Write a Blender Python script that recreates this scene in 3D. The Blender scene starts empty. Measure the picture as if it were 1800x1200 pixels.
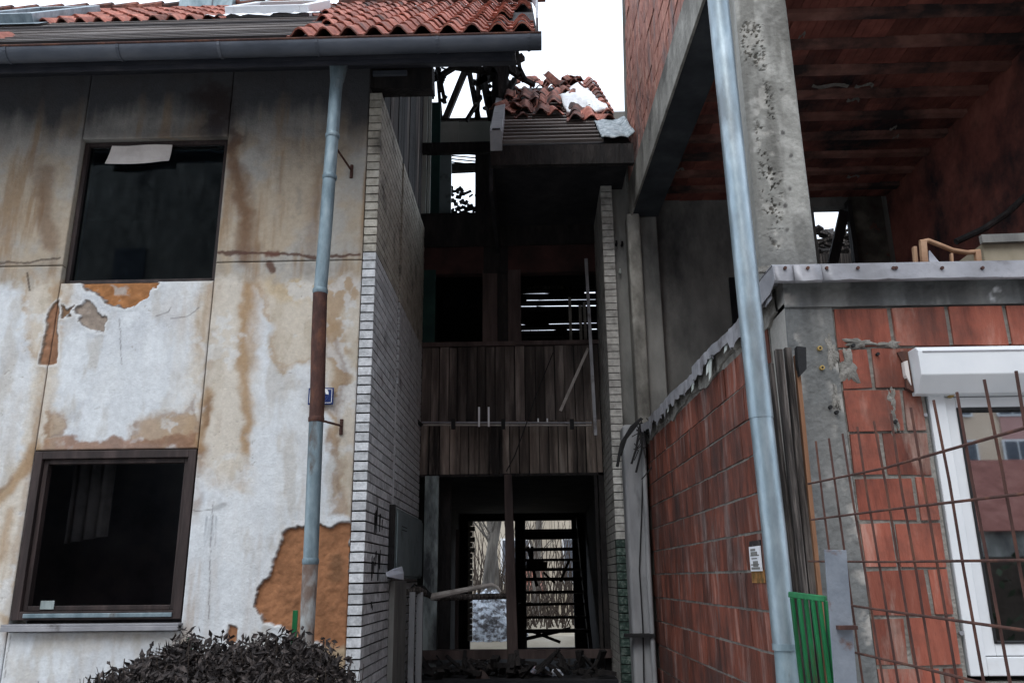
import bpy, math, random
import numpy as np
from mathutils import Vector, Matrix, Euler
random.seed(7); RS = np.random.RandomState(3)
R = math.radians
scn = bpy.context.scene
COL = scn.collection

# ------------------------------------------------------------------ camera
EYE = Vector((0, 0, 1.6))
F_PX, PITCH, YAW, ROLL = 1440.0, R(16.1), R(1.3), R(-0.6)
fw = Vector((-math.sin(YAW)*math.cos(PITCH), math.cos(YAW)*math.cos(PITCH), math.sin(PITCH)))
rt0 = Vector((math.cos(YAW), math.sin(YAW), 0)); up0 = rt0.cross(fw)
rt = rt0*math.cos(ROLL) + up0*math.sin(ROLL); up = up0*math.cos(ROLL) - rt0*math.sin(ROLL)
cam = bpy.data.cameras.new('camera'); camo = bpy.data.objects.new('camera', cam); COL.objects.link(camo)
cam.sensor_width = 36; cam.lens = F_PX/1800*36; cam.clip_start = .05; cam.clip_end = 800
m = Matrix((rt, up, -fw)).transposed().to_4x4(); m.translation = EYE
camo.matrix_world = m; scn.camera = camo

# ------------------------------------------------------------------ sky, sun, exposure
SUN_EL, SUN_AZ = R(52), R(200)
w = bpy.data.worlds.new('World'); scn.world = w; w.use_nodes = True
nt = w.node_tree; nt.nodes.clear()
sky = nt.nodes.new('ShaderNodeTexSky'); sky.sky_type = 'NISHITA'; sky.sun_disc = False
sky.sun_elevation = SUN_EL; sky.sun_rotation = SUN_AZ; sky.dust_density = 4
hs = nt.nodes.new('ShaderNodeHueSaturation'); hs.inputs['Saturation'].default_value = .25
mx = nt.nodes.new('ShaderNodeMix'); mx.data_type = 'RGBA'; mx.inputs[0].default_value = .82
mx.inputs[7].default_value = (8.1, 9.1, 10.5, 1)          # closed cloud cover
bg = nt.nodes.new('ShaderNodeBackground'); bg.inputs[1].default_value = .13
wo = nt.nodes.new('ShaderNodeOutputWorld')
nt.links.new(sky.outputs[0], hs.inputs['Color']); nt.links.new(hs.outputs[0], mx.inputs[6])
nt.links.new(mx.outputs[2], bg.inputs[0]); nt.links.new(bg.outputs[0], wo.inputs[0])
sl = bpy.data.lights.new('sun', 'SUN'); sl.energy = .7; sl.angle = R(30); sl.color = (1, .97, .93)
so = bpy.data.objects.new('sun', sl); COL.objects.link(so)
so.rotation_euler = (R(90)-SUN_EL, 0, R(-18)); so.location = (0, -5, 30)
scn.view_settings.view_transform = 'Standard'; scn.view_settings.look = 'None'
scn.view_settings.gamma = 1; scn.view_settings.exposure = 0.80

# ------------------------------------------------------------------ helpers
def W(px, py, X=None, Y=None, Z=None):
    """point of the place on the plane X=, Y= or Z= that the survey photograph shows at px, py"""
    d = fw*F_PX + rt*(px-900) + up*(600-py)
    t = (X-EYE.x)/d.x if X is not None else (Y-EYE.y)/d.y if Y is not None else (Z-EYE.z)/d.z
    return EYE + d*t
def PIX(X, Y, Z):
    dx, dy, dz = X-EYE.x, Y-EYE.y, Z-EYE.z
    c = dx*fw.x+dy*fw.y+dz*fw.z
    return (900+F_PX*(dx*rt.x+dy*rt.y+dz*rt.z)/c, 600-F_PX*(dx*up.x+dy*up.y+dz*up.z)/c)
def tag(o, label=None, cat=None, group=None, kind=None):
    if label: o['label'] = label
    if cat: o['category'] = cat
    if group: o['group'] = group
    if kind: o['kind'] = kind
    return o
def empty(name, loc, label, cat, group=None):
    o = bpy.data.objects.new(name, None); COL.objects.link(o); o.location = loc
    o.empty_display_size = .2
    return tag(o, label, cat, group)
def adopt(o, p):
    if p is not None:
        o.parent = p
        mw = p.matrix_world if False else Matrix.Translation(p.location) if p.type == 'EMPTY' else Matrix.Identity(4)
        if p.type != 'EMPTY' and (p.location.length > 0 or Vector(p.rotation_euler).length > 0):
            mw = p.matrix_parent_inverse @ Matrix.LocRotScale(p.location, p.rotation_euler, p.scale)
            if p.parent is not None and p.parent.type == 'EMPTY': mw = Matrix.Translation(p.parent.location) @ mw
        o.matrix_parent_inverse = mw.inverted()
    return o
def inst(name, me, parent, loc=(0,0,0), rot=(0,0,0), scale=(1,1,1)):
    o = bpy.data.objects.new(name, me); COL.objects.link(o)
    o.location = loc; o.rotation_euler = rot; o.scale = scale
    return adopt(o, parent)
class MB:
    def __init__(s): s.v = []; s.f = []
    def add(s, vs, fs):
        b = len(s.v); s.v += [tuple(v) for v in vs]; s.f += [tuple(i+b for i in f) for f in fs]; return s
    def box(s, x0, x1, y0, y1, z0, z1, j=0):
        vs = [(x, y, z) for z in (z0, z1) for y in (y0, y1) for x in (x0, x1)]
        if j: vs = [tuple(c+random.uniform(-j, j) for c in v) for v in vs]
        return s.add(vs, [(0,2,3,1),(4,5,7,6),(0,1,5,4),(2,6,7,3),(0,4,6,2),(1,3,7,5)])
    def bar(s, a, b, w, d, up=(0,0,1), w2=None, d2=None):
        a = Vector(a); b = Vector(b); t = (b-a).normalized(); u = Vector(up)
        if abs(t.dot(u)) > .95: u = Vector((1,0,0))
        n = t.cross(u).normalized(); u = n.cross(t)
        vs = []
        for p, ww, dd in ((a, w, d), (b, w2 or w, d2 or d)):
            for sx, sy in ((-1,-1),(1,-1),(1,1),(-1,1)): vs.append(p + n*sx*ww/2 + u*sy*dd/2)
        return s.add(vs, [(3,2,1,0),(4,5,6,7)]+[(i,(i+1)%4,4+(i+1)%4,4+i) for i in range(4)])
    def tube(s, pts, r, n=12, cap=True):
        pts = [Vector(p) for p in pts]; rs = r if isinstance(r, (list, tuple)) else [r]*len(pts)
        b = len(s.v); ref = Vector((0,0,1))
        t0 = (pts[1]-pts[0]).normalized()
        if abs(t0.dot(ref)) > .9: ref = Vector((0,1,0))
        for i, p in enumerate(pts):
            t = (pts[min(i+1, len(pts)-1)]-pts[max(i-1, 0)]).normalized()
            a = t.cross(ref).normalized(); c = a.cross(t)
            for k in range(n):
                q = 2*math.pi*k/n; s.v.append(tuple(p + (a*math.cos(q)+c*math.sin(q))*rs[i]))
        for i in range(len(pts)-1):
            for k in range(n):
                s.f.append((b+i*n+k, b+i*n+(k+1)%n, b+(i+1)*n+(k+1)%n, b+(i+1)*n+k))
        if cap:
            s.f.append(tuple(b+k for k in range(n))[::-1]); s.f.append(tuple(b+(len(pts)-1)*n+k for k in range(n)))
        return s
    def prism(s, pts, off):
        """closed outline of 3D points pushed along off"""
        n = len(pts); a = [Vector(p) for p in pts]; o = Vector(off)
        return s.add(a+[p+o for p in a], [tuple(range(n))[::-1], tuple(range(n, 2*n))]+[(i,(i+1)%n,n+(i+1)%n,n+i) for i in range(n)])
    def mesh(s, name, mt, smooth=False):
        me = bpy.data.meshes.new(name); me.from_pydata(s.v, [], s.f); me.materials.append(mt)
        import bmesh
        bm = bmesh.new(); bm.from_mesh(me); bmesh.ops.recalc_face_normals(bm, faces=bm.faces); bm.to_mesh(me); bm.free()
        if smooth:
            me.polygons.foreach_set('use_smooth', [True]*len(me.polygons))
            try: me.set_sharp_from_angle(angle=R(40))
            except Exception: pass
        return me
    def build(s, name, mt, parent=None, bevel=0, smooth=False):
        o = inst(name, s.mesh(name, mt, smooth), parent)
        if bevel:
            b = o.modifiers.new('bevel', 'BEVEL'); b.width = bevel; b.segments = 2; b.limit_method = 'ANGLE'
        return o
def struct(o): o['kind'] = 'structure'; return o

def vnoise(x, y, sc, seed, octv=4):
    out = np.zeros_like(x); amp = 1.; tot = 0
    for o in range(octv):
        rs = np.random.RandomState(seed*13+o); L = rs.rand(64, 64)
        u = x*sc*2**o+17.3*o; v = y*sc*2**o+9.1*o
        i = np.floor(u).astype(int); j = np.floor(v).astype(int); fu = u-i; fv = v-j
        fu = fu*fu*(3-2*fu); fv = fv*fv*(3-2*fv)
        g = lambda a, b: L[a % 64, b % 64]
        out += amp*((g(i,j)*(1-fu)+g(i+1,j)*fu)*(1-fv)+(g(i,j+1)*(1-fu)+g(i+1,j+1)*fu)*fv)
        tot += amp; amp *= .55
    return out/tot

# ------------------------------------------------------------------ materials
def nodes(name):
    mt = bpy.data.materials.new(name); mt.use_nodes = True; n = mt.node_tree
    return mt, n, n.nodes['Principled BSDF'], n.links.new
def mat(name, cols, scale=6, rough=.85, bump=.3, bscale=None, metal=0, stretch=(1,1,1), rnd=0.0, dirt=None, dscale=1.2, dlo=.45, dhi=.62, spec=.3, dist=.01, grime=None):
    mt, n, bs, L = nodes(name)
    tc = n.nodes.new('ShaderNodeTexCoord'); oi = n.nodes.new('ShaderNodeObjectInfo')
    mu = n.nodes.new('ShaderNodeMath'); mu.operation = 'MULTIPLY'; mu.inputs[1].default_value = 37.7
    L(oi.outputs['Random'], mu.inputs[0])
    ad = n.nodes.new('ShaderNodeVectorMath'); ad.operation = 'ADD'
    L(tc.outputs['Object'], ad.inputs[0]); L(mu.outputs[0], ad.inputs[1])
    mp = n.nodes.new('ShaderNodeMapping'); mp.inputs['Scale'].default_value = stretch; L(ad.outputs[0], mp.inputs[0])
    no = n.nodes.new('ShaderNodeTexNoise'); no.inputs['Scale'].default_value = scale; no.inputs['Detail'].default_value = 9
    no.inputs['Roughness'].default_value = .62; L(mp.outputs[0], no.inputs['Vector'])
    cr = n.nodes.new('ShaderNodeValToRGB'); e = cr.color_ramp.elements
    lo, hi = .3, .7
    for i, c in enumerate(cols):
        p = lo+(hi-lo)*i/(len(cols)-1)
        if i == 0: e[0].position = p; el = e[0]
        elif i == 1 : e[1].position = p; el = e[1]
        else: el = e.new(p)
        el.color = (*c, 1)
    L(no.outputs[0], cr.inputs[0]); out = cr.outputs[0]
    if rnd:
        h = n.nodes.new('ShaderNodeHueSaturation')
        mr = n.nodes.new('ShaderNodeMapRange'); mr.inputs[3].default_value = 1-rnd; mr.inputs[4].default_value = 1+rnd
        L(oi.outputs['Random'], mr.inputs[0]); L(mr.outputs[0], h.inputs['Value']); L(out, h.inputs['Color']); out = h.outputs[0]
    if dirt:
        n2 = n.nodes.new('ShaderNodeTexNoise'); n2.inputs['Scale'].default_value = dscale; n2.inputs['Detail'].default_value = 7
        n2.inputs['Roughness'].default_value = .65
        mp2 = n.nodes.new('ShaderNodeMapping'); mp2.inputs['Scale'].default_value = stretch; mp2.inputs['Location'].default_value = (5.2, 1.7, 3.1)
        g = n.nodes.new('ShaderNodeNewGeometry'); L(g.outputs['Position'], mp2.inputs[0]); L(mp2.outputs[0], n2.inputs['Vector'])
        mr = n.nodes.new('ShaderNodeMapRange'); mr.inputs[1].default_value = dlo; mr.inputs[2].default_value = dhi
        L(n2.outputs[0], mr.inputs[0])
        mm = n.nodes.new('ShaderNodeMix'); mm.data_type = 'RGBA'; mm.inputs[7].default_value = (*dirt, 1)
        L(mr.outputs[0], mm.inputs[0]); L(out, mm.inputs[6]); out = mm.outputs[2]
    if grime:
        g2 = n.nodes.new('ShaderNodeNewGeometry'); n4 = n.nodes.new('ShaderNodeTexNoise'); n4.inputs['Scale'].default_value = grime[1]; n4.inputs['Detail'].default_value = 8; n4.inputs['Roughness'].default_value = .7
        L(g2.outputs['Position'], n4.inputs['Vector'])
        r2 = n.nodes.new('ShaderNodeMapRange'); r2.inputs[1].default_value = .46; r2.inputs[2].default_value = .64; r2.inputs[4].default_value = grime[2]; L(n4.outputs[0], r2.inputs[0])
        m2 = n.nodes.new('ShaderNodeMix'); m2.data_type = 'RGBA'; m2.inputs[7].default_value = (*grime[0], 1); L(r2.outputs[0], m2.inputs[0]); L(out, m2.inputs[6]); out = m2.outputs[2]
    L(out, bs.inputs['Base Color']); bs.inputs['Roughness'].default_value = rough; bs.inputs['Metallic'].default_value = metal
    bs.inputs['Specular IOR Level'].default_value = spec
    if bump:
        n3 = n.nodes.new('ShaderNodeTexNoise'); n3.inputs['Scale'].default_value = bscale or scale*5; n3.inputs['Detail'].default_value = 6
        L(mp.outputs[0], n3.inputs['Vector'])
        b = n.nodes.new('ShaderNodeBump'); b.inputs['Strength'].default_value = bump; b.inputs['Distance'].default_value = dist
        L(n3.outputs[0], b.inputs['Height']); L(b.outputs[0], bs.inputs['Normal'])
    return mt
def vcol_mat(name, rough=.9, bump=.35, bscale=60, spec=.2):
    mt, n, bs, L = nodes(name)
    at = n.nodes.new('ShaderNodeAttribute'); at.attribute_name = 'tint'
    tc = n.nodes.new('ShaderNodeTexCoord')
    no = n.nodes.new('ShaderNodeTexNoise'); no.inputs['Scale'].default_value = 28; no.inputs['Detail'].default_value = 8; no.inputs['Roughness'].default_value = .7
    L(tc.outputs['Object'], no.inputs['Vector'])
    mr = n.nodes.new('ShaderNodeMapRange'); mr.inputs[1].default_value = .3; mr.inputs[2].default_value = .7; mr.inputs[3].default_value = .86; mr.inputs[4].default_value = 1.1
    L(no.outputs[0], mr.inputs[0])
    mm = n.nodes.new('ShaderNodeMix'); mm.data_type = 'RGBA'; mm.blend_type = 'MULTIPLY'; mm.inputs[0].default_value = 1
    L(at.outputs['Color'], mm.inputs[6]); L(mr.outputs[0], mm.inputs[7]); L(mm.outputs[2], bs.inputs['Base Color'])
    bs.inputs['Roughness'].default_value = rough; bs.inputs['Specular IOR Level'].default_value = spec
    n3 = n.nodes.new('ShaderNodeTexNoise'); n3.inputs['Scale'].default_value = bscale; n3.inputs['Detail'].default_value = 7; L(tc.outputs['Object'], n3.inputs['Vector'])
    b = n.nodes.new('ShaderNodeBump'); b.inputs['Strength'].default_value = bump; b.inputs['Distance'].default_value = .012
    L(n3.outputs[0], b.inputs['Height']); L(b.outputs[0], bs.inputs['Normal'])
    return mt
def glass_mat(name, alpha=.35, k=1.6):
    mt, n, bs, L = nodes(name)
    n.nodes.remove(bs); o = n.nodes['Material Output']
    gl = n.nodes.new('ShaderNodeBsdfGlossy'); gl.inputs['Roughness'].default_value = .02; gl.inputs[0].default_value = (.9,.93,.95,1)
    tr = n.nodes.new('ShaderNodeBsdfTransparent'); tr.inputs[0].default_value = (.55,.6,.62,1)
    fr = n.nodes.new('ShaderNodeFresnel'); fr.inputs[0].default_value = 1.5
    ma = n.nodes.new('ShaderNodeMath'); ma.operation = 'MULTIPLY_ADD'; ma.inputs[1].default_value = k; ma.inputs[2].default_value = alpha
    L(fr.outputs[0], ma.inputs[0])
    ms = n.nodes.new('ShaderNodeMixShader'); L(ma.outputs[0], ms.inputs[0]); L(tr.outputs[0], ms.inputs[1]); L(gl.outputs[0], ms.inputs[2])
    L(ms.outputs[0], o.inputs[0]); return mt

M = {}
M['plaster'] = vcol_mat('facade_plaster')
M['sheetpaint'] = vcol_mat('patched_concrete', bump=.5, bscale=35)
M['soot'] = mat('sooty_interior', [(.008,.008,.010),(.018,.018,.021),(.035,.033,.035)], 3, .95, .3, dist=.02)
M['soffitdark'] = mat('dark_beam_underside', [(.02,.023,.027),(.035,.04,.046),(.06,.065,.07)], 3, .95, .4)
M['room'] = mat('smoked_room_wall', [(.12,.13,.16),(.24,.25,.28),(.34,.345,.37)], 1.5, .95, .2)
M['char'] = mat('charred_wood', [(.006,.006,.007),(.016,.014,.014),(.035,.03,.028)], 8, .8, .8, 30, stretch=(1,1,.3), dist=.03)
M['whitebrick'] = mat('white_facing_brick', [(.36,.37,.38),(.53,.545,.56),(.68,.69,.70)], 22, .75, .6, 60, rnd=.2, dirt=(.15,.145,.14), dscale=5, dlo=.54, dhi=.76)
M['tanbrick'] = mat('smoked_facing_brick', [(.28,.26,.215),(.42,.395,.335),(.53,.50,.44)], 18, .8, .35, 70, rnd=.15, dirt=(.05,.045,.04), dscale=3, dlo=.5, dhi=.75)
M['greybrick'] = mat('grey_facing_brick', [(.30,.29,.27),(.44,.43,.40),(.56,.55,.52)], 18, .8, .35, 70, rnd=.14, dirt=(.08,.075,.07), dscale=4, dlo=.5, dhi=.75)
M['greenbrick'] = mat('green_stained_brick', [(.01,.02,.018),(.03,.055,.045),(.16,.19,.17)], 26, .7, .6, 60, rnd=.2)
M['mortar'] = mat('dark_open_joint', [(.004,.004,.004),(.009,.009,.009),(.02,.019,.018)], 12, .95, .3)
M['greymortar'] = mat('grey_mortar', [(.11,.105,.095),(.20,.19,.17),(.28,.265,.24)], 10, .95, .6, 50, dist=.02)
M['clay'] = mat('red_clay_block', [(.08,.026,.018),(.20,.055,.035),(.26,.078,.050),(.35,.18,.14)], 8, .8, .9, 70, stretch=(1,1,.2), rnd=.30, dirt=(.33,.235,.195), dscale=5, dlo=.55, dhi=.68, grime=((.07,.035,.028), 1.9, .7))
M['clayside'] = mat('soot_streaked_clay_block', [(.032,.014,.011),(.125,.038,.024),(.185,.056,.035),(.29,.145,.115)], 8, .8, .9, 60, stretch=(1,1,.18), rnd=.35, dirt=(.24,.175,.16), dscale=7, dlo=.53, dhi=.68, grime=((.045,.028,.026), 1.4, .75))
M['claydark'] = mat('smoked_clay_block', [(.10,.032,.026),(.18,.058,.044),(.26,.095,.07)], 4, .9, .4, 30, rnd=.3, dirt=(.022,.018,.02), dscale=.8, dlo=.48, dhi=.62)
M['clayrib'] = mat('clay_ceiling_rib', [(.13,.058,.046),(.21,.095,.075),(.30,.155,.125)], 4, .9, .4, 30, dirt=(.035,.026,.025), dscale=1.3, dlo=.45, dhi=.60)
M['gable'] = mat('weathered_gable_clay', [(.22,.09,.07),(.38,.17,.13),(.50,.28,.22)], 9, .9, 1.0, 35, stretch=(1,1,.3), rnd=.15, dirt=(.16,.14,.14), dscale=3, dlo=.5, dhi=.68, dist=.03)
M['concrete'] = mat('grey_concrete', [(.17,.165,.145),(.26,.25,.225),(.36,.35,.315)], 5, .9, .5, 45, dirt=(.10,.095,.085), dscale=2.2, stretch=(1,1,.6), dist=.015)
M['stucco'] = mat('sooty_grey_stucco', [(.13,.13,.122),(.215,.213,.20),(.30,.295,.275)], 2.5, .92, .35, 40, dirt=(.05,.05,.052), dscale=1.1, dlo=.48, dhi=.68, stretch=(1,1,.45))
M['post'] = mat('pale_grey_render', [(.17,.175,.185),(.25,.255,.265),(.32,.325,.33)], 4, .9, .3, 50, dirt=(.09,.09,.09), dscale=3, dlo=.55, dhi=.7, stretch=(1,1,.3))
M['tile'] = mat('clay_roof_tile', [(.20,.062,.045),(.34,.12,.085),(.47,.21,.155)], 12, .8, .3, 60, rnd=.25, dirt=(.07,.04,.035), dscale=3, dlo=.5, dhi=.72)
M['tileburnt'] = mat('scorched_roof_tile', [(.08,.032,.026),(.19,.07,.05),(.33,.15,.11)], 10, .85, .4, 60, rnd=.4, dirt=(.03,.022,.02), dscale=4, dlo=.45, dhi=.65)
M['batten'] = mat('weathered_roof_batten', [(.07,.06,.056),(.17,.15,.14),(.40,.37,.355)], 3, .85, .5, 40, stretch=(.2,1,1), rnd=.4)
M['battendark'] = mat('dark_roof_batten', [(.03,.027,.027),(.07,.06,.06),(.16,.145,.14)], 3, .85, .5, 40, stretch=(.2,1,1), rnd=.4)
M['deck'] = mat('dark_roof_underlay', [(.015,.014,.016),(.03,.028,.03),(.06,.052,.05)], 4, .9, .4)
M['gutter'] = mat('dull_zinc_gutter', [(.045,.052,.065),(.075,.085,.105),(.11,.12,.14)], 3, .5, .2, 30, metal=.35, stretch=(.5,1,1), dirt=(.14,.14,.14), dscale=2, dlo=.62, dhi=.75)
M['fascia'] = mat('dark_fascia_board', [(.010,.012,.018),(.02,.022,.03),(.035,.035,.042)], 4, .8, .3)
M['zinc'] = mat('galvanised_steel', [(.10,.145,.17),(.18,.24,.27),(.29,.355,.385)], 9, .5, .35, 26, metal=.35, stretch=(1,1,.4), dirt=(.09,.075,.065), dscale=7, dlo=.56, dhi=.7)
M['zincnew'] = mat('bright_galvanised_steel', [(.15,.195,.225),(.25,.31,.345),(.38,.445,.48)], 9, .4, .25, 18, metal=.6, stretch=(1,1,.35), dirt=(.16,.18,.19), dscale=4, dlo=.5, dhi=.68)
M['rust'] = mat('rusted_steel', [(.035,.017,.014),(.065,.03,.024),(.13,.055,.032)], 14, .85, .5, 60, stretch=(1,1,.5))
M['rustpatch'] = mat('flaking_pipe_paint', [(.10,.045,.028),(.17,.13,.11),(.36,.38,.38)], 9, .8, .6, 50, stretch=(1,1,.5))
M['flashing'] = mat('lead_grey_flashing', [(.19,.19,.20),(.27,.27,.29),(.36,.355,.37)], 3.5, .5, .3, 22, metal=.25, dirt=(.12,.11,.11), dscale=4, dlo=.55, dhi=.7)
M['mottled'] = mat('mottled_sheet_metal', [(.06,.08,.09),(.22,.26,.28),(.52,.56,.58)], 22, .5, .5, 50, metal=.3)
M['brownwood'] = mat('dark_stained_frame_wood', [(.012,.009,.009),(.028,.019,.018),(.065,.045,.042)], 9, .6, .4, 50, stretch=(1,1,.12))
M['plank'] = mat('scorched_cladding_plank', [(.03,.025,.023),(.095,.078,.070),(.24,.205,.185)], 9, .85, .6, 60, stretch=(1,1,.10), rnd=.5, dirt=(.010,.009,.010), dscale=2.6, dlo=.47, dhi=.64)
M['planklow'] = mat('weathered_cladding_plank', [(.07,.056,.049),(.20,.16,.135),(.40,.345,.30)], 9, .85, .6, 60, stretch=(1,1,.10), rnd=.4, dirt=(.018,.015,.014), dscale=3, dlo=.5, dhi=.65)
M['oldboard'] = mat('grey_weathered_board', [(.006,.005,.005),(.040,.034,.031),(.19,.165,.15)], 55, .9, 1.0, 90, stretch=(1,1,.025), rnd=.3, dist=.02)
M['orangeboard'] = mat('raw_split_board', [(.10,.045,.022),(.22,.11,.06),(.33,.19,.11)], 14, .9, .8, 60, stretch=(1,1,.06))
M['postwood'] = mat('brown_painted_post', [(.028,.020,.019),(.060,.043,.040),(.10,.073,.067)], 7, .8, .4, 40, stretch=(1,1,.15), rnd=.2)
M['redwall'] = mat('smoked_red_wall', [(.02,.013,.013),(.05,.024,.022),(.085,.036,.032)], 2.5, .95, .3)
M['pvc'] = mat('white_window_plastic', [(.56,.58,.60),(.62,.635,.65),(.66,.67,.68)], 3, .35, .03, 30, dirt=(.5,.49,.47), dscale=4, dlo=.6, dhi=.85)
M['paper'] = mat('white_paper', [(.55,.60,.70),(.64,.68,.76),(.70,.73,.79)], 6, .8, .1)
M['oldpaper'] = mat('yellowed_paper', [(.55,.51,.48),(.64,.60,.57),(.70,.66,.63)], 5, .85, .1)
M['cloth'] = mat('grey_curtain', [(.05,.05,.055),(.09,.09,.095),(.12,.12,.125)], 5, .95, .2)
M['green'] = mat('green_enamel_paint', [(.005,.06,.02),(.008,.115,.038),(.02,.19,.07)], 9, .45, .3, 40, stretch=(1,1,.3), dirt=(.05,.04,.02), dscale=7, dlo=.58, dhi=.7)
M['darkgreen'] = mat('dark_green_board', [(.006,.022,.022),(.012,.04,.036),(.02,.06,.05)], 3, .8, .2)
M['greyblue'] = mat('greyblue_steel_plate', [(.10,.115,.14),(.16,.18,.21),(.22,.24,.27)], 6, .6, .3, 40, dirt=(.12,.055,.035), dscale=7, dlo=.58, dhi=.68)
M['jamb'] = mat('pale_green_painted_jamb', [(.20,.24,.24),(.30,.35,.345),(.38,.42,.41)], 4, .8, .3, 40, stretch=(1,1,.3), dirt=(.05,.055,.06), dscale=4)
M['cabinet'] = mat('grey_green_cabinet_paint', [(.13,.165,.17),(.18,.22,.23),(.22,.26,.265)], 3, .6, .15, dirt=(.03,.03,.035), dscale=3, dlo=.55, dhi=.7)
M['panelgrey'] = mat('pale_grey_panel', [(.32,.35,.32),(.42,.45,.42),(.5,.53,.5)], 2, .85, .1)
M['snow'] = mat('old_snow', [(.66,.69,.73),(.78,.80,.83),(.85,.86,.88)], 7, .7, .5, 30, dist=.02)
M['blue'] = mat('navy_enamel', [(.010,.022,.09),(.014,.03,.12),(.02,.04,.15)], 5, .3, 0)
M['white'] = mat('white_enamel', [(.7,.71,.74),(.75,.76,.78)], 5, .4, 0)
M['brass'] = mat('dull_brass', [(.35,.24,.08),(.45,.32,.12)], 9, .5, 0, metal=.5)
M['black'] = mat('black_rubber', [(.006,.006,.007),(.012,.012,.013)], 9, .7, .2)
M['chair'] = mat('orange_brown_chair_wood', [(.24,.13,.075),(.36,.21,.125),(.43,.27,.17)], 7, .6, .2)
M['lightwood'] = mat('pale_bare_lath', [(.22,.20,.18),(.34,.31,.29),(.45,.43,.40)], 8, .8, .3)
M['cream'] = mat('cream_board', [(.22,.19,.13),(.30,.26,.19),(.34,.30,.22)], 3, .8, .1)
M['leaf'] = mat('withered_leaf', [(.008,.007,.008),(.032,.026,.025),(.13,.105,.095)], 26, .8, .1, rnd=.1)
M['twig'] = mat('dry_twig', [(.03,.022,.018),(.06,.045,.035)], 12, .9, .3)
M['bark'] = mat('grey_bark', [(.05,.045,.04),(.11,.10,.09),(.2,.185,.165)], 8, .95, 1, 25, stretch=(1,1,.2), dist=.03)
M['earth'] = mat('trodden_earth', [(.10,.085,.065),(.19,.165,.13),(.28,.25,.205)], .9, .95, .5, 12, dirt=(.30,.27,.22), dscale=.3)
M['bounceground'] = mat('pale_bounce_ground', [(.26,.255,.245),(.36,.355,.345),(.45,.445,.44)], 1.5, .95, .4, 12, dirt=(.2,.18,.16), dscale=.4)
M['sand'] = mat('pale_yard_paving', [(.20,.17,.12),(.30,.26,.20),(.38,.34,.27)], 1.2, .95, .3, 12)
M['blockwall'] = mat('tan_render', [(.50,.39,.29),(.60,.47,.36),(.66,.53,.41)], .5, .9, .1)
M['pinkwall'] = mat('dull_pink_render', [(.36,.19,.175),(.44,.25,.23),(.48,.28,.26)], .5, .9, .1)
M['farroof'] = mat('far_red_roof', [(.15,.055,.045),(.21,.085,.07),(.26,.12,.10)], 2, .9, .4, 8)
M['floral'] = mat('blotched_wallpaper', [(.028,.016,.014),(.055,.05,.042),(.14,.13,.105)], 3.2, .9, .2, dirt=(.10,.04,.03), dscale=4, dlo=.58, dhi=.64)
M['glass'] = glass_mat('window_glass', alpha=.32)
M['darkglass'] = glass_mat('dusty_glass', alpha=.0, k=.55)
M['rubbish'] = mat('crumpled_wrapping', [(.02,.03,.05),(.2,.24,.3),(.5,.28,.26)], 16, .5, .6)

YF, YR, YB = 6.2, 8.05, 9.1
XL = W(638, 1031, Y=YF).x; XO = W(613, 1031, Y=YF).x
XR = W(1085, 1000, Y=YR).x; XR2 = XR + .118
def XS(y): return 1.22 + (1.10-1.22)*(y-3.75)/(7.85-3.75)       # outer face of the right house's side wall
WX1, WX2 = (W(62,790,Y=YF).x+W(106,495,Y=YF).x)/2, (W(345,790,Y=YF).x+W(378,492,Y=YF).x)/2
ZU1, ZU0 = W(270,243,Y=YF).z, W(240,495,Y=YF).z
ZL1, ZL0 = W(200,790,Y=YF).z, W(170,1096,Y=YF).z
ZJ = W(500,459,Y=YF).z
ZTOP = W(600,122,Y=YF).z + .12
print('dims', XL, XO, XR, WX1, WX2, ZU0, ZU1, ZL0, ZL1, ZJ, ZTOP)

# ------------------------------------------------------------------ ground and yard
g = MB().box(-60, 60, -70, 14.3, -.4, 0).build('ground', M['bounceground']); struct(g)  # unseen ground, made pale to bounce light up onto ceilings and soffits
g = MB()
N = 60
for j in range(N+1):
    for i in range(N+1):
        x = -14+28*i/N; y = 14.9+30*j/N
        g.v.append((x, y, .38+.25*float(vnoise(np.array([x]), np.array([y]), .5, 4)[0])*(1 if y > 15.5 else .2)))
for j in range(N):
    for i in range(N):
        a = j*(N+1)+i; g.f.append((a, a+1, a+N+2, a+N+1))
yard = g.build('yard', M['sand'], smooth=True); struct(yard)
far = MB().box(-60, 60, 14.9, 120, -.4, .2).build('terrain', M['earth']); struct(far)

# ------------------------------------------------------------------ LEFT HOUSE
house = empty('plastered_house', (-3, YF, 0), 'plastered house on the left with stained white walls and red tiled roof', 'house')

def sdpoly(px, py, poly):
    """signed distance to polygon, negative inside"""
    d = np.full(px.shape, 1e9); inside = np.zeros(px.shape, bool); n = len(poly)
    for i in range(n):
        x1, y1 = poly[i]; x2, y2 = poly[(i+1) % n]
        ex, ey = x2-x1, y2-y1; t = np.clip(((px-x1)*ex+(py-y1)*ey)/(ex*ex+ey*ey+1e-9), 0, 1)
        d = np.minimum(d, np.hypot(px-x1-t*ex, py-y1-t*ey))
        c = ((y1 > py) != (y2 > py)) & (px < (x2-x1)*(py-y1)/((y2-y1) if y2 != y1 else 1e-9)+x1)
        inside ^= c
    return np.where(inside, -d, d)
def sdline(px, py, pts):
    d = np.full(px.shape, 1e9)
    for i in range(len(pts)-1):
        x1, y1 = pts[i]; x2, y2 = pts[i+1]; ex, ey = x2-x1, y2-y1
        t = np.clip(((px-x1)*ex+(py-y1)*ey)/(ex*ex+ey*ey), 0, 1); d = np.minimum(d, np.hypot(px-x1-t*ex, py-y1-t*ey))
    return d
def sstep(a, b, x): t = np.clip((x-a)/(b-a), 0, 1); return t*t*(3-2*t)

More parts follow.
